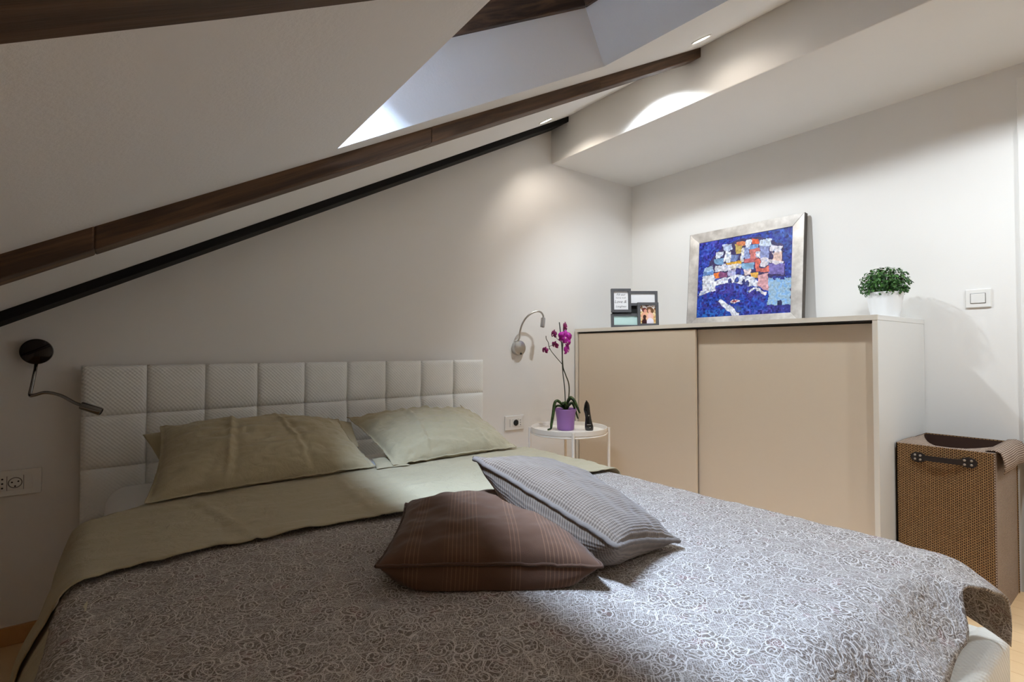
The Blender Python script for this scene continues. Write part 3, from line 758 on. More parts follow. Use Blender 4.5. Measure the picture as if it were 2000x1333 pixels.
# ------------------------------------------------------------------ framed painting (raster in mesh colours on its own canvas)
def homography(src, dst):
    Am = []
    for (x, y), (u, v) in zip(src, dst):
        Am.append([x, y, 1, 0, 0, 0, -u*x, -u*y, -u]); Am.append([0, 0, 0, x, y, 1, -v*x, -v*y, -v])
    _, _, vt = np.linalg.svd(np.array(Am, float)); return vt[-1].reshape(3, 3)
Hm = homography([(237, 413), (1280, 210), (1245, 1170), (193, 1243)], [(0, 1), (1, 1), (1, 0), (0, 0)])
def tuv(p):
    q = Hm @ np.array([p[0], p[1], 1.0]); return q[0]/q[2], q[1]/q[2]
PW, PH = 200, 165
gx, gy = np.meshgrid((np.arange(PW)+0.5)/PW, (np.arange(PH)+0.5)/PH)
rng = np.random.RandomState(3)
def vnoise(n, m, seed):
    r = np.random.RandomState(seed).rand(m+2, n+2); x = gx*n; y = gy*m; xi = x.astype(int); yi = y.astype(int); fx = x-xi; fy = y-yi
    fx = fx*fx*(3-2*fx); fy = fy*fy*(3-2*fy)
    return (r[yi, xi]*(1-fx)+r[yi, xi+1]*fx)*(1-fy)+(r[yi+1, xi]*(1-fx)+r[yi+1, xi+1]*fx)*fy
img = np.zeros((PH, PW, 3))
def setc(mask, c, a=1.0): img[mask] = img[mask]*(1-a)+np.array(c)/255.0*a
wx = gx+(vnoise(26, 22, 1)-0.5)*0.022; wy = gy+(vnoise(26, 22, 2)-0.5)*0.022
def poly(pts):
    q = [tuv(p) for p in pts]; ins = np.zeros(gx.shape, bool); j = len(q)-1
    for i in range(len(q)):
        (xi, yi), (xj, yj) = q[i], q[j]
        with np.errstate(divide='ignore', invalid='ignore'):
            cnd = ((yi > wy) != (yj > wy)) & (wx < (xj-xi)*(wy-yi)/(yj-yi+1e-12)+xi)
        ins ^= cnd; j = i
    return ins
n1, n2, n3 = vnoise(9, 8, 11), vnoise(30, 26, 12), vnoise(60, 50, 13)
img[:] = np.array((38, 52, 168))/255
setc(n1 > 0.55, (52, 40, 150), 0.7); setc(n2 > 0.66, (34, 84, 190), 0.6); setc((gx > 0.72) & (n2 > 0.4), (44, 66, 140), 0.6)
setc((gx > 0.8) & (gy > 0.7) & (n3 > 0.5), (64, 96, 150), 0.5); setc((gx < 0.25) & (n3 > 0.7), (92, 84, 190), 0.6)
setc(gy < 0.30, (40, 52, 160)); setc((gy < 0.34) & (n2 > 0.5), (28, 74, 176), 0.8); setc((gy < 0.34) & (n2 < 0.3), (66, 52, 140), 0.8)
setc((gy < 0.10) & (gx < 0.35) & (n3 > 0.45), (36, 110, 190), 0.8); setc((gy < 0.08) & (gx > 0.45) & (n3 > 0.55), (92, 96, 190), 0.7)
# town mass
setc(poly([(300, 700), (420, 520), (520, 430), (700, 360), (900, 330), (1160, 420), (1180, 760), (880, 800), (400, 800)]), (66, 52, 96), 0.9)
tiles = [((505, 430), (590, 415), (600, 480), (515, 500), (196, 210, 240)), ((420, 520), (500, 500), (490, 560), (430, 575), (226, 232, 246)),
 ((525, 505), (580, 510), (575, 610), (510, 615), (236, 240, 250)), ((415, 585), (500, 580), (495, 640), (410, 640), (126, 170, 214)), ((590, 540), (660, 545), (640, 600), (580, 605), (120, 140, 196)),
 ((640, 420), (700, 420), (690, 510), (640, 520), (206, 178, 96)), ((660, 400), (750, 385), (750, 425), (670, 430), (216, 130, 84)), ((760, 370), (820, 375), (800, 460), (750, 460), (228, 232, 246)),
 ((820, 360), (890, 360), (890, 410), (830, 410), (226, 98, 56)), ((800, 430), (880, 420), (890, 460), (810, 465), (120, 160, 214)), ((720, 460), (790, 460), (790, 560), (740, 570), (162, 176, 226)),
 ((700, 470), (725, 450), (730, 600), (690, 600), (230, 226, 222)), ((810, 480), (900, 465), (880, 560), (800, 580), (222, 128, 122)), ((860, 500), (910, 495), (915, 560), (860, 555), (240, 236, 242)),
 ((915, 370), (1030, 360), (1020, 430), (905, 430), (214, 226, 244)), ((915, 445), (1010, 440), (1000, 560), (925, 560), (150, 160, 212)), ((1030, 430), (1140, 440), (1130, 500), (1030, 490), (238, 232, 240)),
 ((1040, 515), (1140, 500), (1140, 600), (1060, 600), (240, 204, 190)), ((540, 625), (690, 600), (700, 640), (560, 650), (236, 176, 52)), ((410, 665), (480, 660), (480, 720), (410, 725), (232, 234, 246)),
 ((495, 650), (570, 645), (570, 705), (490, 710), (238, 236, 248)), ((590, 640), (700, 640), (690, 690), (585, 695), (236, 226, 212)), ((720, 630), (830, 615), (825, 680), (715, 690), (140, 184, 222)),
 ((740, 580), (840, 570), (840, 610), (740, 615), (196, 104, 112)), ((850, 590), (900, 580), (905, 700), (860, 710), (226, 112, 96)), ((920, 575), (1000, 570), (1000, 650), (915, 655), (236, 228, 238)),
 ((1010, 580), (1150, 610), (1140, 640), (1010, 620), (232, 222, 228)), ((1010, 640), (1160, 640), (1150, 740), (1010, 740), (130, 116, 190)), ((915, 680), (1000, 665), (1005, 720), (910, 725), (232, 122, 106)),
 ((725, 700), (800, 690), (800, 750), (730, 750), (238, 216, 212)), ((560, 715), (640, 700), (640, 760), (550, 765), (196, 190, 230)), ((400, 745), (450, 735), (450, 795), (400, 800), (236, 126, 56)),
 ((800, 740), (875, 735), (880, 790), (810, 780), (238, 180, 80)), ((300, 690), (370, 660), (385, 720), (290, 735), (176, 204, 236)), ((460, 740), (540, 730), (530, 780), (460, 790), (150, 84, 130)), ((640, 700), (720, 690), (720, 750), (650, 750), (62, 62, 140))]
for a, b2, c, d, col in tiles:
    mx_, my_ = (a[0]+b2[0]+c[0]+d[0])/4, (a[1]+b2[1]+c[1]+d[1])/4
    setc(poly([(mx_+(p[0]-mx_)*1.16, my_+(p[1]-my_)*1.16) for p in (a, b2, c, d)]), col)
# bridge, tower, quay, boats
setc(poly([(400, 830), (560, 770), (690, 755), (830, 780), (880, 830), (880, 890), (800, 880), (720, 860), (600, 850), (500, 860), (400, 890)]), (236, 238, 250))
for a in ((575, 820), (650, 815), (725, 835), (765, 840)): setc(poly([(a[0]-22, a[1]+28), (a[0]-22, a[1]-10), (a[0]-8, a[1]-28), (a[0]+8, a[1]-28), (a[0]+20, a[1]-8), (a[0]+20, a[1]+30)]), (66, 70, 130))
setc(poly([(270, 780), (400, 760), (410, 920), (270, 940)]), (240, 242, 250)); setc(poly([(290, 735), (380, 715), (395, 760), (275, 780)]), (112, 150, 210))
setc(poly([(215, 970), (300, 920), (420, 905), (425, 935), (310, 960), (220, 1000)]), (236, 238, 250))
setc(poly([(410, 900), (500, 855), (600, 848), (720, 862), (800, 885), (880, 930), (960, 980), (950, 1060), (700, 960), (420, 960)]), (72, 62, 156), 0.75)
setc(poly([(880, 760), (1000, 730), (1000, 940), (880, 880)]), (226, 170, 176)); setc(poly([(850, 890), (980, 950), (960, 980), (840, 915)]), (240, 236, 240))
setc(poly([(1000, 790), (1250, 770), (1245, 1085), (990, 1090)]), (178, 212, 240)); setc(poly([(1000, 790), (1250, 770), (1245, 1085), (990, 1090)]) & (n3 > 0.55), (124, 170, 220), 0.8)
for a in (1070, 1150): setc(poly([(a-18, 800), (a-18, 770), (a+18, 765), (a+18, 800)]), (50, 58, 150))
setc(poly([(1095, 1100), (1100, 1030), (1145, 1025), (1150, 1095)]), (44, 46, 84)); setc(poly([(990, 1090), (1245, 1080), (1245, 1160), (1000, 1170)]) & (n2 > 0.3), (58, 54, 140), 0.85)
setc(poly([(760, 930), (840, 895), (850, 915), (775, 950)]), (236, 240, 250))
setc(poly([(430, 1055), (470, 1035), (685, 1180), (665, 1215), (600, 1215)]), (238, 240, 250))
setc(poly([(555, 1062), (600, 1038), (660, 1036), (690, 1048), (640, 1072), (580, 1080)]), (240, 220, 224)); setc(poly([(575, 1062), (610, 1046), (670, 1046), (635, 1064)]), (196, 72, 62))
setc(poly([(620, 1110), (670, 1090), (720, 1160), (690, 1170)]), (66, 96, 150), 0.8)
n4, n5 = vnoise(44, 36, 31), vnoise(70, 60, 32)
white = img.min(axis=2) > 0.72
setc(white & (n4 > 0.74), (168, 184, 226), 0.75); setc(white & (n5 < 0.15), (206, 190, 206), 0.8)
setc((img[..., 2] > 0.5) & (img[..., 0] < 0.35) & (n4 > 0.72), (70, 110, 214), 0.7); setc((img[..., 2] > 0.5) & (img[..., 0] < 0.35) & (n5 < 0.22), (24, 22, 92), 0.7)
gm = img.mean(axis=2); ed = np.abs(np.gradient(gm, axis=0))+np.abs(np.gradient(gm, axis=1))
setc((ed > 0.22) & (n4 > 0.58), (34, 32, 70), 0.75)
img = np.clip((img*(0.80+0.34*n3[..., None])+0.10*(n5[..., None]-0.5))*0.90, 0, 1)
def raster(name, image, o3, ux, uy, mat, parent):
    """one quad per texel on the flat canvas, origin o3, edges ux, uy"""
    h, w = image.shape[:2]; o3, ux, uy = V(o3), V(ux), V(uy)
    vs = [o3+ux*(i/w)+uy*(j/h) for j in range(h+1) for i in range(w+1)]
    fs = [(j*(w+1)+i, j*(w+1)+i+1, (j+1)*(w+1)+i+1, (j+1)*(w+1)+i) for j in range(h) for i in range(w)]
    o = mesh(name, vs, fs, mat, parent)
    at = o.data.color_attributes.new('paint', 'FLOAT_COLOR', 'CORNER')
    l = np.where(image <= 0.04045, image/12.92, ((image+0.055)/1.055)**2.4).reshape(-1, 3)
    at.data.foreach_set('color', np.repeat(np.concatenate([l, np.ones((len(l), 1))], 1), 4, axis=0).ravel().astype(np.float32))
    return o
ptg = thing('framed_painting', 'wide silver framed oil painting of a bridge and town leaning on the wall', 'painting', (3.08, 1.69, CZ))
py0, py1 = 2.056, 1.318                       # left and right ends (seen from the room)
pb, pt_ = V((3.048, 0, CZ+0.002)), V((3.102, 0, CZ+0.637))
pup = (pt_-pb); ph = pup.length; pup.normalize(); pnr = V((-pup.z, 0, pup.x))   # pnr points into the room
fw = 0.066; fd = 0.034
def pp(y, h, d): return V((pb.x, y, pb.z))+pup*h+pnr*(d-0.0)
def fbar(y0, y1, h0, h1, y0i, y1i, h0i, h1i): pass
bars = [((py0, 0), (py1, 0), (py1-(-fw), fw), (py0-fw, fw)), ((py0, ph), (py1, ph), (py1+fw, ph-fw), (py0-fw, ph-fw)),
        ((py0, 0), (py0, ph), (py0-fw, ph-fw), (py0-fw, fw)), ((py1, 0), (py1, ph), (py1+fw, ph-fw), (py1+fw, fw))]
for q in bars:
    back = [pp(y, h, -fd+0.004) for y, h in q]; fr = [pp(y, h, 0.0 if k < 2 else -0.007) for k, (y, h) in enumerate(q)]
    o = MB().hexa(back+fr).obj('frame_bar', M['silver'], ptg, bevel=0.0015)
    bm = bmesh.new(); bm.from_mesh(o.data); bmesh.ops.recalc_face_normals(bm, faces=bm.faces); bm.to_mesh(o.data); bm.free()
# dark outer sides of the frame
for ya, yb in ((py1, py1-0.0025), (py0, py0+0.0025)):
    MB().hexa([pp(ya, 0, -fd), pp(yb, 0, -fd), pp(yb, ph, -fd), pp(ya, ph, -fd), pp(ya, 0, -0.002), pp(yb, 0, -0.002), pp(yb, ph, -0.002), pp(ya, ph, -0.002)]).obj('frame_side', M['side_dark'], ptg)
MB().hexa([pp(py0-0.05, 0.05, -fd), pp(py1+0.05, 0.05, -fd), pp(py1+0.05, ph-0.05, -fd), pp(py0-0.05, ph-0.05, -fd), pp(py0-0.05, 0.05, -0.014), pp(py1+0.05, 0.05, -0.014), pp(py1+0.05, ph-0.05, -0.014), pp(py0-0.05, ph-0.05, -0.014)]).obj('backing', M['frame_back'], ptg)
raster('canvas', img, pp(py0-fw+0.002, fw-0.002, -0.012), V((0, (py1+fw-0.002)-(py0-fw+0.002), 0)), pup*(ph-2*fw+0.004), M['paint'], ptg)

# ------------------------------------------------------------------ collage of four small picture frames
col = thing('photo_collage_frame', 'grey four opening picture frame standing in the corner on the sideboard', 'picture frame', (2.745, 2.245, CZ))
e1 = V((0.795, -0.606, 0)); e2 = V((0.075*0.606, 0.075*0.795, 1.0)).normalized(); e3 = e1.cross(e2).normalized()   # e3 towards the camera side
if e3.y > 0: e3 = -e3
o0 = V((2.613, 2.349, CZ+0.002))
def cq(x, y, d): return o0+e1*x+e2*y+e3*d
def frame4(x0, x1, y0, y1, w, d0, d1):
    outer = [(x0, y0), (x1, y0), (x1, y1), (x0, y1)]; inner = [(x0+w, y0+w), (x1-w, y0+w), (x1-w, y1-w), (x0+w, y1-w)]
    b = MB(); vs = [cq(*p, d0) for p in outer]+[cq(*p, d1) for p in outer]+[cq(*p, d1) for p in inner]+[cq(*p, d0) for p in inner]
    fs = []
    for i in range(4):
        j = (i+1) % 4; fs += [(i, j, 4+j, 4+i), (4+i, 4+j, 8+j, 8+i), (8+i, 8+j, 12+j, 12+i), (12+i, 12+j, j, i)]
    b.add(vs, fs); return b.obj('frame', M['frame_grey'], col, bevel=0.0012)
def pic(name, x0, x1, y0, y1, d, mat):
    return MB().hexa([cq(x0, y0, d-0.002), cq(x1, y0, d-0.002), cq(x1, y1, d-0.002), cq(x0, y1, d-0.002), cq(x0, y0, d), cq(x1, y0, d), cq(x1, y1, d), cq(x0, y1, d)]).obj(name, mat, col)
#   upper left portrait sits proud, lower right portrait proud, the two landscapes lie behind
frame4(0.010, 0.142, 0.102, 0.262, 0.018, 0.0, 0.024); pic('print', 0.026, 0.126, 0.118, 0.246, 0.012, M['paper'])
frame4(0.120, 0.324, 0.148, 0.248, 0.018, -0.012, 0.010); pic('print', 0.136, 0.308, 0.164, 0.232, 0.002, M['paper'])
frame4(0.010, 0.205, 0.000, 0.096, 0.018, -0.012, 0.010); pic('print', 0.026, 0.190, 0.016, 0.080, 0.002, M['mint'])
frame4(0.184, 0.324, 0.008, 0.168, 0.018, 0.0, 0.024)
MB().hexa([cq(x, y, d) for d in (-0.014, -0.010) for x, y in ((0.02, 0.01), (0.315, 0.01), (0.315, 0.235), (0.02, 0.235))]).obj('backing', M['frame_back'], col)
MB().hexa([cq(0.245, 0.004, -0.012), cq(0.285, 0.004, -0.012), cq(0.30, 0.009, -0.075), cq(0.26, 0.009, -0.075), cq(0.245, 0.13, -0.012), cq(0.285, 0.13, -0.012), cq(0.287, 0.13, -0.016), cq(0.247, 0.13, -0.016)]).obj('easel_leg', M['frame_grey'], col)
# portrait of two people in the lower right opening
QW, QH = 40, 50
qx, qy = np.meshgrid((np.arange(QW)+0.5)/QW, (np.arange(QH)+0.5)/QH); ph2 = np.zeros((QH, QW, 3)); ph2[:] = np.array((232, 196, 140))/255
def ell(cx, cy, rx, ry, c, im=ph2, X=qx, Y=qy):
    im[((X-cx)/rx)**2+((Y-cy)/ry)**2 < 1] = np.array(c)/255
ph2[qy > 0.80] = np.array((236, 228, 224))/255
for k in range(60): ell(random.random(), random.uniform(0.55, 1.0), 0.05, 0.04, random.choice([(140, 104, 74), (206, 170, 140), (244, 236, 230), (104, 72, 52)]))
for k in range(30): ell(random.choice([random.uniform(0, 0.16), random.uniform(0.85, 1)]), random.uniform(0.05, 0.6), 0.06, 0.05, random.choice([(236, 210, 150), (214, 160, 96), (246, 230, 190)]))
ell(0.30, 0.74, 0.16, 0.12, (110, 58, 56)); ell(0.62, 0.76, 0.19, 0.15, (104, 70, 46)); ell(0.66, 0.70, 0.22, 0.16, (112, 78, 52)); ell(0.36, 0.68, 0.10, 0.10, (226, 160, 140)); ell(0.60, 0.68, 0.09, 0.10, (232, 178, 150))
ell(0.28, 0.42, 0.20, 0.20, (236, 178, 146)); ell(0.65, 0.42, 0.20, 0.20, (240, 190, 172)); ell(0.30, 0.36, 0.11, 0.13, (64, 40, 34)); ell(0.62, 0.42, 0.10, 0.10, (236, 196, 190))
ell(0.28, 0.10, 0.16, 0.18, (58, 22, 26)); ell(0.64, 0.10, 0.22, 0.22, (232, 224, 234)); ell(0.44, 0.30, 0.07, 0.05, (238, 186, 156))
raster('print', ph2, cq(0.200, 0.024, 0.012), e1*0.108, e2*0.128, M['photo'], col)
# handwritten lettering on the upper left print
for txt, x, y, sz in (('Fill our', 0.076, 0.216, 0.021), ('home with', 0.075, 0.196, 0.016), ('Love &', 0.072, 0.166, 0.028), ('Laughter', 0.076, 0.137, 0.020)):
    cu = bpy.data.curves.new('lettering', 'FONT'); cu.body = txt; cu.size = sz; cu.align_x = 'CENTER'; cu.shear = 0.3; cu.extrude = 0.0002; cu.offset = -0.0002
    tmp = bpy.data.objects.new('tmp', cu); C.objects.link(tmp); dg = bpy.context.evaluated_depsgraph_get()
    me = bpy.data.meshes.new_from_object(tmp.evaluated_get(dg)); bpy.data.objects.remove(tmp)
    vs = [cq(x+v.co.x, y+v.co.y, 0.0125+v.co.z) for v in me.vertices]; fs = [tuple(p.vertices) for p in me.polygons]
    mesh('lettering', vs, fs, M['ink'], col)

# ------------------------------------------------------------------ boxwood plant in a white pot
def tri_leaf(c, n, up, L, W):
    n = V(n).normalized(); s = n.cross(V(up)).normalized(); d = s.cross(n).normalized()
    return [c-d*L*0.5, c+s*W*0.5+n*0.001, c+d*L*0.5-n*L*0.10, c-s*W*0.5+n*0.001], [(0, 1, 2, 3)]
pc = V((2.965, 0.895, CZ))
pl = thing('potted_plant', 'small round boxwood plant in a white pot on the sideboard end', 'plant', tuple(pc))
MB().lathe([(0.044, 0.0), (0.056, 0.004), (0.068, 0.07), (0.076, 0.128), (0.074, 0.131), (0.070, 0.128), (0.066, 0.112), (0.0, 0.110)], 48, pc).obj('pot', M['pot_white'], pl, smooth=True, auto=True)
MB().lathe([(0.0655, 0.108), (0.0655, 0.118), (0.01, 0.124)], 24, pc).obj('soil', M['soil'], pl)
b = MB(); rr = random.Random(5)
for k in range(26):
    a = rr.uniform(0, 2*PI); r = rr.uniform(0.01, 0.085); h = 0.18+0.07*(1-(r/0.09)**2)
    b.tube([pc+V((r*0.3*math.cos(a), r*0.3*math.sin(a), 0.115)), pc+V((r*0.8*math.cos(a), r*0.8*math.sin(a), h*0.85)), pc+V((r*math.cos(a), r*math.sin(a), h))], 0.0014, 5)
b.obj('twigs', M['stem'], pl)
b = MB()
for k in range(1500):
    while True:
        p = V((rr.uniform(-1, 1), rr.uniform(-1, 1), rr.uniform(-0.85, 1)))
        if 0.45 < p.length < 1.0: break
    cpt = pc+V((p.x*0.108, p.y*0.108, 0.172+p.z*0.083))
    n = (p.normalized()+V((rr.uniform(-.7, .7), rr.uniform(-.7, .7), rr.uniform(-.3, .9)))).normalized()
    v, f = tri_leaf(cpt, n, (rr.uniform(-1, 1), rr.uniform(-1, 1), rr.uniform(-1, 1)), rr.uniform(0.013, 0.020), rr.uniform(0.009, 0.014)); b.add(v, f)
tag(b.obj('foliage', M['boxleaf'], pl), kind='stuff')

# ------------------------------------------------------------------ side table with tray top
tc = V((2.06, 2.165, 0.0)); TR = 0.216; TZ = 0.594
tb = thing('side_table', 'round cream tray table between the bed and the sideboard', 'table', tuple(tc))
MB().lathe([(0.0, TZ), (TR-0.006, TZ), (TR-0.001, TZ+0.004), (TR, TZ+0.028), (TR-0.002, TZ+0.029), (TR-0.004, TZ+0.027), (TR-0.006, TZ+0.006), (0.0, TZ+0.005)], 72, tc).obj('tray', M['table'], tb, smooth=True, auto=True)
# legs: front, right, left, back as seen from the camera
for a in (232, 318, 142, 52):
    ra = math.radians(a); d = V((math.cos(ra), math.sin(ra), 0)); p = tc+d*(TR+0.009)
    MB().tube([p+V((0, 0, 0.0)), p+V((0, 0, TZ+0.024))], 0.0085, 14).obj('leg', M['table'], tb, smooth=True, auto=True)
    MB().tube([p+V((0, 0, TZ-0.006)), p-d*0.03+V((0, 0, TZ-0.006))], 0.006, 10).obj('bracket', M['table'], tb, smooth=True, auto=True)
pts = [tc+V((math.cos(2*PI*k/48)*(TR-0.004), math.sin(2*PI*k/48)*(TR-0.004), TZ-0.006)) for k in range(49)]
MB().tube(pts, 0.005, 8, cap=False).obj('ring', M['table'], tb, smooth=True)
pts = [tc+V((math.cos(2*PI*k/48)*(TR+0.004), math.sin(2*PI*k/48)*(TR+0.004), 0.10)) for k in range(49)]
MB().tube(pts, 0.005, 8, cap=False).obj('ring', M['table'], tb, smooth=True)

# ------------------------------------------------------------------ orchid
TS = TZ+0.0055
oc = V((2.062, 2.195, TS))
orc = thing('potted_orchid', 'magenta orchid in a violet pot on the round tray table', 'plant', tuple(oc))
MB().lathe([(0.0, 0.0), (0.045, 0.0), (0.049, 0.006), (0.052, 0.06), (0.059, 0.105), (0.064, 0.118), (0.063, 0.122), (0.060, 0.119), (0.055, 0.10), (0.0, 0.098)], 48, oc).obj('pot', M['pot_violet'], orc, smooth=True, auto=True)
MB().lathe([(0.0545, 0.099), (0.056, 0.112), (0.03, 0.117), (0.0, 0.116)], 24, oc).obj('bark', M['soil'], orc)
er, eu, ef = V((0.795, -0.606, 0)), V((0, 0, 1)), V((0.606, 0.795, 0))
def oq(px, py, d=0.0):       # metres right of / above the pot's base centre in the plane facing the bed
    return oc+er*px+eu*py+ef*d
def strap_leaf(pts, w, mat, name):
    pts = spline(pts, 7); n = len(pts); vs = []; fs = []
    for i, p in enumerate(pts):
        t_ = i/(n-1); tan = (pts[min(i+1, n-1)]-pts[max(i-1, 0)]).normalized()
        side = tan.cross(ef).normalized() if abs(tan.dot(ef)) < 0.95 else er
        side = (side*0.75+ef*0.65); side = (side-tan*side.dot(tan)).normalized(); nn = side.cross(tan)
        ww = w*math.sin(PI*min(1, (t_*0.93+0.05)))**0.6
        vs += [p-side*ww+nn*0.004, p-nn*0.002, p+side*ww+nn*0.004, p-nn*0.0045]
    for i in range(n-1):
        for q in range(4): fs.append((i*4+q, i*4+(q+1) % 4, i*4+4+(q+1) % 4, i*4+4+q))
    return mesh(name, vs, fs, mat, orc, smooth=True)
strap_leaf([oq(-0.005, 0.115), oq(-0.022, 0.142, -.01), oq(-0.048, 0.165, -.02), oq(-0.063, 0.150, -.03), oq(-0.072, 0.095, -.04), oq(-0.082, 0.04, -.045), oq(-0.087, 0.013, -.05), oq(-0.108, 0.006, -.05)], 0.013, M['oleaf'], 'leaf')
strap_leaf([oq(-0.004, 0.115), oq(-0.024, 0.132, .0), oq(-0.050, 0.132, .01), oq(-0.068, 0.105, .01)], 0.009, M['oleaf'], 'leaf')
strap_leaf([oq(0.003, 0.115), oq(0.010, 0.160), oq(0.028, 0.186, -.01), oq(0.050, 0.170, -.02), oq(0.068, 0.130, -.03), oq(0.080, 0.098, -.03)], 0.013, M['oleaf'], 'leaf')
strap_leaf([oq(0.006, 0.115), oq(0.022, 0.145, .01), oq(0.044, 0.153, .02), oq(0.062, 0.11, .02), oq(0.075, 0.06, .02)], 0.010, M['oleaf'], 'leaf')
strap_leaf([oq(0.0, 0.113), oq(-0.004, 0.14, -.02), oq(-0.012, 0.158, -.03), oq(-0.02, 0.150, -.06)], 0.013, M['oleaf'], 'leaf')
MB().tube(spline([oq(0.0, 0.112), oq(-0.005, 0.24), oq(-0.016, 0.345), oq(-0.019, 0.46), oq(-0.024, 0.52), oq(-0.034, 0.622)]), 0.0030, 8).obj('stake', M['stake'], orc, smooth=True)
MB().tube(spline([oq(0.006, 0.112), oq(0.020, 0.20), oq(0.019, 0.265), oq(0.002, 0.315), oq(-0.014, 0.365), oq(-0.017, 0.45), oq(-0.012, 0.53), oq(-0.010, 0.61, -.01)]), [0.0034]*36+[0.003]*21, 8).obj('stem', M['stem'], orc, smooth=True)
MB().tube(spline([oq(-0.018, 0.378), oq(-0.050, 0.415), oq(-0.082, 0.455), oq(-0.094, 0.480), oq(-0.099, 0.505), oq(-0.110, 0.525), oq(-0.112, 0.543)]), 0.0021, 7).obj('stem', M['stem'], orc, smooth=True)
MB().tube(spline([oq(-0.094, 0.482), oq(-0.075, 0.488), oq(-0.058, 0.498)]), 0.0014, 6).obj('stem', M['stem'], orc, smooth=True)
MB().tube(spline([oq(-0.086, 0.462), oq(-0.100, 0.468), oq(-0.115, 0.462)]), 0.0013, 6).obj('stem', M['stem'], orc, smooth=True)
MB().tube(spline([oq(-0.016, 0.50), oq(-0.050, 0.53, .01), oq(-0.066, 0.556)]), 0.0014, 6).obj('stem', M['stem'], orc, smooth=True)
def flower(c, R, face, mat, roll=0.0, squash=1.0):
    face = V(face).normalized(); s = face.cross(V((0, 0, 1))).normalized(); u = s.cross(face).normalized(); b = MB()
    for k, (ang, ln, wd) in enumerate(((90, 1.0, 0.62), (210, 0.95, 0.58), (330, 0.95, 0.58), (22, 1.0, 1.0), (158, 1.0, 1.0))):
        a = math.radians(ang+roll); dr = s*math.cos(a)*squash+u*math.sin(a); sd = (u*math.cos(a)-s*math.sin(a)*squash)
        lay = 0.001 if k > 2 else 0.0; vs = []; fs = []; n = 7
        for i in range(n+1):
            t_ = i/n; w = wd*R*0.55*math.sin(PI*min(1, t_*0.9+0.06))**0.7
            p = c+dr*(R*ln*t_)+face*(lay+0.22*R*t_*(1-t_)*2-0.18*R*t_*t_)
            vs += [p-sd*w-face*0.08*R, p+face*0.03*R, p+sd*w-face*0.08*R]
        for i in range(n):
            for q in range(2): fs.append((i*3+q, i*3+q+1, i*3+4+q, i*3+3+q))
        b.add(vs, fs)
    o = b.obj('flower', mat, orc, smooth=True); sol = o.modifiers.new('thick', 'SOLIDIFY'); sol.thickness = 0.001
    lb = MB(); lb.tube([c+face*0.002, c+face*R*0.22-u*R*0.08, c+face*R*0.30-u*R*0.30], [R*0.05, R*0.10, R*0.06], 8)
    lb.obj('lip', M['lip'], o, smooth=True)
cf = -ef
flower(oq(-0.004, 0.535, -.03), 0.042, cf+V((0.1, 0, 0.05)), M['petal'], 6)
flower(oq(0.006, 0.508, -.035), 0.030, cf+er*0.5, M['petal'], 30)
flower(oq(0.002, 0.592, -.01), 0.033, cf*0.5+er*0.9, M['petal_dark'], 10, 0.8)
flower(oq(0.010, 0.462, -.02), 0.036, cf*0.7+er*0.75, M['petal'], -14, 0.75)
flower(oq(-0.067, 0.552, .02), 0.029, -er*0.7+cf*0.5, M['petal_dark'], 8, 0.9)
flower(oq(-0.060, 0.488, .01), 0.026, -er*0.6+cf*0.6-eu*0.3, M['petal_dark'], 20)
flower(oq(-0.119, 0.458, 0), 0.023, -er*0.6+cf*0.7, M['petal_dark'], 12)

# ------------------------------------------------------------------ black stiletto-shaped bottle
sc_ = V((2.143, 2.098, TS))
bt = thing('perfume_bottle', 'black high heel shaped perfume bottle beside the violet pot', 'bottle', tuple(sc_))
prof = [  # height, left, right outlines (metres, seen from the bed)
 (0.000, -0.008, 0.024), (0.006, -0.012, 0.026), (0.020, -0.013, 0.026), (0.035, -0.0125, 0.023), (0.055, -0.011, 0.019), (0.075, -0.0105, 0.016), (0.095, -0.013, 0.0135), (0.110, -0.0165, 0.012),
 (0.120, -0.0175, 0.011), (0.130, -0.0165, 0.0105), (0.145, -0.0145, 0.009), (0.158, -0.012, 0.005), (0.166, -0.008, 0.0), (0.172, -0.007, -0.004)]
vs = []; fs = []; nn_ = 16
for h, a, c in prof:
    for k in range(nn_):
        an = 2*PI*k/nn_; m_ = (a+c)/2; r = (c-a)/2
        dp = 0.020*(1-0.55*h/0.172)
        vs.append(sc_+er*1.28*(m_+r*math.copysign(abs(math.cos(an))**0.8, math.cos(an)))+ef*dp*math.sin(an)+eu*h)
for i in range(len(prof)-1):
    for k in range(nn_): fs.append((i*nn_+k, i*nn_+(k+1) % nn_, (i+1)*nn_+(k+1) % nn_, (i+1)*nn_+k))
fs += [tuple(reversed(range(nn_))), tuple((len(prof)-1)*nn_+k for k in range(nn_))]
mesh('body', vs, fs, M['bottle'], bt, smooth=True)
MB().hexa([sc_+er*x+eu*z+ef*d for z in (0.033, 0.0365) for x, d in ((-0.006, -0.0195), (0.017, -0.0165), (0.017, -0.010), (-0.006, -0.010))]).obj('lettering', M['gold'], bt)
MB().hexa([sc_+er*x+eu*z+ef*d for z in (0.0165, 0.0200) for x, d in ((0.008, -0.0205), (0.019, -0.0165), (0.019, -0.010), (0.008, -0.010))]).obj('lettering', M['gold'], bt)
MB().hexa([sc_+er*x+eu*z+ef*d for z in (0.083, 0.0885) for x, d in ((0.001, -0.0158), (0.008, -0.0135), (0.008, -0.006), (0.001, -0.006))]).obj('charm', M['gold'], bt)

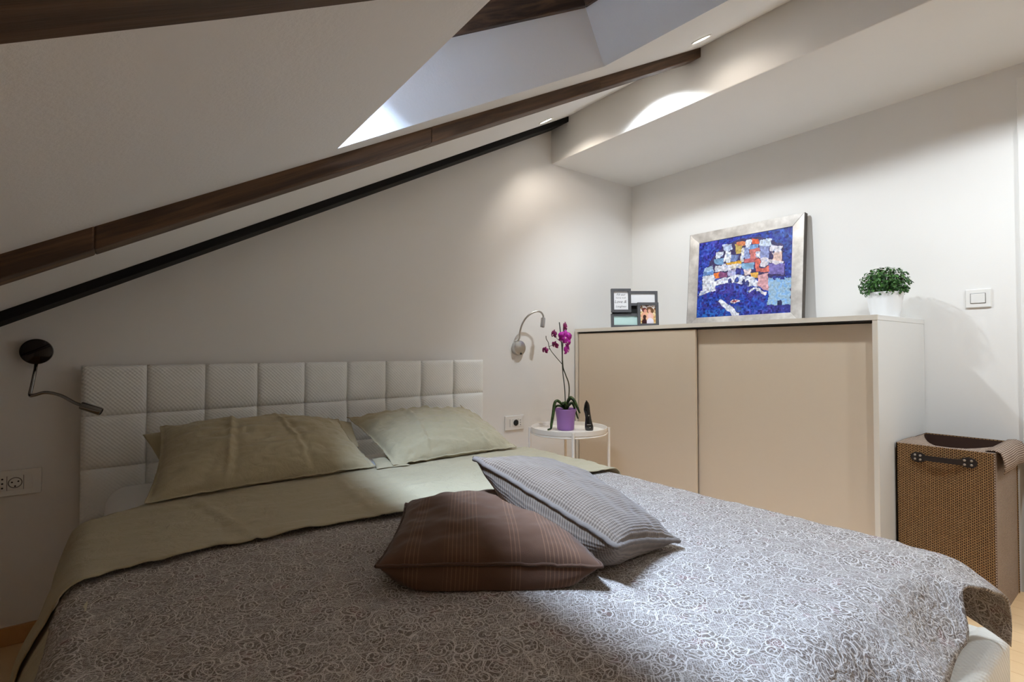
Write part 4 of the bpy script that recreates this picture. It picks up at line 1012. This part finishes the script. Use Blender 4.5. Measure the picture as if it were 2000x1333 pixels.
# ------------------------------------------------------------------ laundry basket
KX0, KX1, KY0, KY1, KZ = 2.700, 3.125, 0.462, 0.782, 0.655
kb = thing('laundry_basket', 'woven brown laundry basket with a leather strap beside the sideboard', 'basket', (2.91, 0.62, 0))
def uvbox(name, quads, mat, parent, thick=0.0):
    """quads: (corners, (u0,v0,u1,v1)) in metres"""
    vs = []; fs = []; uvs = []
    for q, (u0, v0, u1, v1) in quads:
        k = len(vs); vs += q; fs.append((k, k+1, k+2, k+3)); uvs += [(u0, v0), (u1, v0), (u1, v1), (u0, v1)]
    o = mesh(name, vs, fs, mat, parent, uvs=uvs)
    if thick: s = o.modifiers.new('thick', 'SOLIDIFY'); s.thickness = thick; s.offset = -1
    return o
w, d = KY1-KY0, KX1-KX0
uvbox('front_panel', [([(KX0, KY1, 0), (KX0, KY0, 0), (KX0, KY0, KZ), (KX0, KY1, KZ)], (0, 0, w, KZ))], M['weave'], kb, 0.004)
uvbox('side_panel', [([(KX0, KY0, 0), (KX1, KY0+0.004, 0), (KX1, KY0+0.004, KZ), (KX0, KY0, KZ)], (0, 0, d, KZ))], M['weave_side'], kb, 0.004)
uvbox('side_panel', [([(KX1, KY1, 0), (KX0, KY1, 0), (KX0, KY1, KZ), (KX1, KY1, KZ)], (0, 0, d, KZ))], M['weave'], kb, 0.004)
uvbox('back_panel', [([(KX1, KY0, 0), (KX1, KY1, 0), (KX1, KY1, KZ), (KX1, KY0, KZ)], (0, 0, w, KZ))], M['weave'], kb, 0.004)
MB().box((KX0+0.004, KY0+0.004, 0.002), (KX1-0.004, KY1-0.004, 0.012)).obj('bottom', M['liner'], kb)
b = MB(); e = 0.006
b.add([(KX0+e, KY0+e, 0.012), (KX1-e, KY0+e, 0.012), (KX1-e, KY1-e, 0.012), (KX0+e, KY1-e, 0.012), (KX0+e, KY0+e, KZ-0.004), (KX1-e, KY0+e, KZ-0.004), (KX1-e, KY1-e, KZ-0.004), (KX0+e, KY1-e, KZ-0.004)],
      [(0, 4, 5, 1), (1, 5, 6, 2), (2, 6, 7, 3), (3, 7, 4, 0)]); b.obj('liner', M['liner'], kb)
# top band: turned in from the front, cut in an arc that runs from one back corner to the other
n = 24; vs = []; uvs = []; fs = []
for i in range(n+1):
    f = i/n; y = KY1+(KY0-KY1)*f; depth = 0.030+(d-0.03-0.030)*abs((f-0.52)/0.52)**1.9
    for j in range(7):
        t_ = j/6; dx = depth*t_
        vs.append((KX0+dx, y, KZ+0.004*math.sin(PI*min(1, t_*1.5))-0.004*t_*(1-abs(2*f-1)**2))); uvs.append((w*f, dx))
for i in range(n):
    for j in range(6): a = i*7+j; fs.append((a, a+7, a+8, a+1))
o = mesh('top_band', vs, fs, M['weave_side'], kb, smooth=True, uvs=uvs); s = o.modifiers.new('thick', 'SOLIDIFY'); s.thickness = 0.003
# cuff folded over the right side
n = 10; vs = []; uvs = []; fs = []
for i in range(n+1):
    x = KX0+0.015+(d-0.015)*i/n
    for j, (dy, dz) in enumerate(((0.030, 0.004), (0.006, 0.008), (-0.012, 0.002), (-0.020, -0.020), (-0.024, -0.050), (-0.021, -0.078))):
        kx = 0.010*math.sin(i*1.1)*(j/5.0)
        vs.append((x, KY0+dy+kx*0.4, KZ+dz-0.004*math.sin(i*0.9)*(j/5))); uvs.append((x*0.9, j*0.018))
for i in range(n):
    for j in range(5): a = i*6+j; fs.append((a, a+6, a+7, a+1))
o = mesh('cuff', vs, fs, M['weave_side'], kb, smooth=True, uvs=uvs); s = o.modifiers.new('thick', 'SOLIDIFY'); s.thickness = 0.003
# strap handle with riveted ends
def sy(f): return KY1+(KY0-KY1)*f
hz0, hz1 = 0.604, 0.606
st = MB(); y0, y1 = 0.703, 0.540
ptsn = []
for k in range(13):
    f = k/12; ptsn.append((y0+(y1-y0)*f, 0.604+0.004*f, 0.006+0.016*math.sin(PI*f)**0.8))
vs = []; fs = []
for (y, z, o_) in ptsn: vs += [(KX0-o_, y, z-0.011), (KX0-o_, y, z+0.011), (KX0-o_+0.004, y, z+0.011), (KX0-o_+0.004, y, z-0.011)]
for k in range(12):
    for q in range(4): fs.append((k*4+q, k*4+(q+1) % 4, k*4+4+(q+1) % 4, k*4+4+q))
fs += [(0, 1, 2, 3), (51, 50, 49, 48)]
strap = mesh('strap', vs, fs, M['strap'], kb)
for yc in (0.703, 0.540):
    zc_ = 0.604 if yc > 0.6 else 0.608
    pts = []
    vs = [(KX0-0.0015-dx, yc+0.026*math.copysign(abs(math.cos(a))**0.8, math.cos(a)), zc_+0.020*math.copysign(abs(math.sin(a))**0.8, math.sin(a))) for dx in (0, 0.004) for a in [2*PI*k/24 for k in range(24)]]
    fs = [tuple(range(24)), tuple(reversed(range(24, 48)))]+[(k, (k+1) % 24, 24+(k+1) % 24, 24+k) for k in range(24)]
    mesh('strap_end', vs, fs, M['strap'], strap)
    for dy in (-0.009, 0.011):
        for dz in (-0.0085, 0.0085):
            inner = (dy < 0) == (yc > 0.6)
            MB().lathe([(0.0048, 0.0), (0.0044, 0.002), (0.002, 0.0032)], 12, (KX0-(0.0125 if inner else 0.0055), yc+dy, zc_+dz), (-1, 0, 0)).obj('rivet', M['rivet'], strap, smooth=True)

# ------------------------------------------------------------------ wall lamps
def wall_lamp(label, c, arm, head, mat_disc, mat_arm, switch):
    c = V(c); L = thing('wall_lamp', label, 'lamp', tuple(c), 'reading lamps on the headboard wall')
    MB().lathe([(0.046, 0.0), (0.047, 0.004), (0.047, 0.026), (0.0455, 0.030), (0.042, 0.0315), (0.0, 0.032)], 56, c, (0, -1, 0)).obj('backplate', mat_disc, L, smooth=True, auto=True)
    MB().tube(spline(arm, 9), 0.0058, 12).obj('gooseneck', mat_arm, L, smooth=True, auto=True)
    a, b2 = map(V, head); ax = (b2-a).normalized(); ln = (b2-a).length
    MB().lathe([(0.007, 0.0), (0.0135, 0.003), (0.0145, 0.010), (0.0145, ln-0.003), (0.0135, ln), (0.0115, ln), (0.0115, ln-0.006)], 28, a, ax).obj('lamp_head', mat_arm, L, smooth=True, auto=True)
    MB().lathe([(0.0114, ln-0.006), (0.0114, ln-0.004)], 20, a, ax).obj('lens', M['plastic_line'], L)
    MB().lathe([(0.006, 0.0), (0.006, 0.004), (0.004, 0.006)], 16, c+V(switch), (0, -1, 0)).obj('switch', M['hole'], L, smooth=True, auto=True)
wall_lamp('chrome gooseneck wall lamp left of the headboard', (-0.240, 2.600, 1.058),
          [(-0.240, 2.578, 1.013), (-0.241, 2.55, 0.985), (-0.246, 2.525, 0.935), (-0.249, 2.51, 0.903), (-0.236, 2.50, 0.903), (-0.205, 2.49, 0.911), (-0.165, 2.48, 0.899), (-0.125, 2.46, 0.872), (-0.105, 2.45, 0.862)],
          ((-0.108, 2.452, 0.863), (-0.048, 2.43, 0.836)), M['chrome_dark_reflect'], M['chrome'], (0.02, -0.031, 0.034))
wall_lamp('silver gooseneck wall lamp right of the headboard above the socket', (2.023, 2.600, 1.074),
          [(2.010, 2.578, 1.118), (2.008, 2.560, 1.135), (2.004, 2.545, 1.180), (2.016, 2.53, 1.235), (2.050, 2.515, 1.280), (2.092, 2.50, 1.303), (2.125, 2.49, 1.302), (2.142, 2.485, 1.282), (2.142, 2.482, 1.262)],
          ((2.142, 2.482, 1.266), (2.130, 2.478, 1.206)), M['satin'], M['satin'], (0.006, -0.031, -0.036))

# ------------------------------------------------------------------ sockets and switch
def hole(name, c, r, parent, ax=(0, -1, 0)): MB().lathe([(r, 0.0), (r, 0.0008)], 12, c, ax).obj(name, M['hole'], parent)
def schuko(x, z, y, parent, dark=False):
    MB().lathe([(0.0195, 0.0), (0.0195, 0.0015), (0.017, 0.0015), (0.0165, 0.0003)], 32, (x, y, z), (0, -1, 0)).obj('socket_well', M['plastic_line'] if not dark else M['hole'], parent, smooth=True, auto=True)
    if not dark:
        MB().lathe([(0.0165, 0.0006), (0.0165, 0.0010)], 32, (x, y, z), (0, -1, 0)).obj('socket_face', M['plastic'], parent)
        for dx, dz in ((-0.0085, 0.002), (0.0085, 0.004), (0.0, -0.0125)): hole('pin_hole', (x+dx, y-0.0011, z+dz), 0.0028, parent)
    else:
        MB().lathe([(0.015, 0.001), (0.015, 0.004), (0.012, 0.0055)], 28, (x, y, z), (0, -1, 0)).obj('plug_insert', M['frame_back'], parent, smooth=True, auto=True)
        hole('pin_hole', (x-0.004, y-0.006, z), 0.002, parent)
sl = thing('wall_socket', 'wide white wall socket plate low on the wall left of the bed', 'socket', (-0.31, 2.6, 0.535))
box('plate', (-0.405, 2.590, 0.535), (-0.222, 2.600, 0.629), M['plastic'], sl, 0.003)
for x0, x1 in ((-0.378, -0.316), (-0.314, -0.272), (-0.270, -0.246)): box('module', (x0, 2.588, 0.556), (x1, 2.592, 0.608), M['plastic'], sl, 0.0008)
b = MB()
for x in (-0.315, -0.271): b.box((x-0.0008, 2.5895, 0.556), (x+0.0008, 2.591, 0.608))
b.obj('joint', M['plastic_line'], sl)
schuko(-0.293, 0.583, 2.588, sl)
for dz in (-0.016, 0.0, 0.016): hole('pin_hole', (-0.327, 2.588, 0.583+dz), 0.0030, sl)
sr = thing('wall_socket', 'white wall socket with a dark round insert right of the headboard', 'socket', (1.995, 2.6, 0.556))
box('plate', (1.921, 2.590, 0.556), (2.072, 2.600, 0.646), M['plastic'], sr, 0.003)
for x0, x1 in ((1.958, 1.979), (1.981, 2.022), (2.024, 2.052)): box('module', (x0, 2.588, 0.577), (x1, 2.592, 0.626), M['plastic'], sr, 0.0008)
b = MB()
for x in (1.957, 1.980, 2.023): b.box((x-0.0008, 2.5895, 0.577), (x+0.0008, 2.591, 0.626))
b.obj('joint', M['plastic_line'], sr)
schuko(2.003, 0.601, 2.588, sr, True)
for dz in (-0.014, 0.0, 0.014): hole('pin_hole', (2.038, 2.588, 0.601+dz), 0.0030, sr)
sw = thing('light_switch', 'white rocker light switch on the right wall above the basket', 'switch', (XR, 0.587, 1.253))
box('plate', (XR-0.009, 0.541, 1.252), (XR, 0.631, 1.337), M['plastic'], sw, 0.003)
box('surround', (XR-0.0105, 0.559, 1.271), (XR-0.008, 0.613, 1.318), M['plastic_line'], sw, 0.0005)
box('rocker', (XR-0.013, 0.561, 1.273), (XR-0.009, 0.611, 1.316), M['plastic'], sw, 0.001)
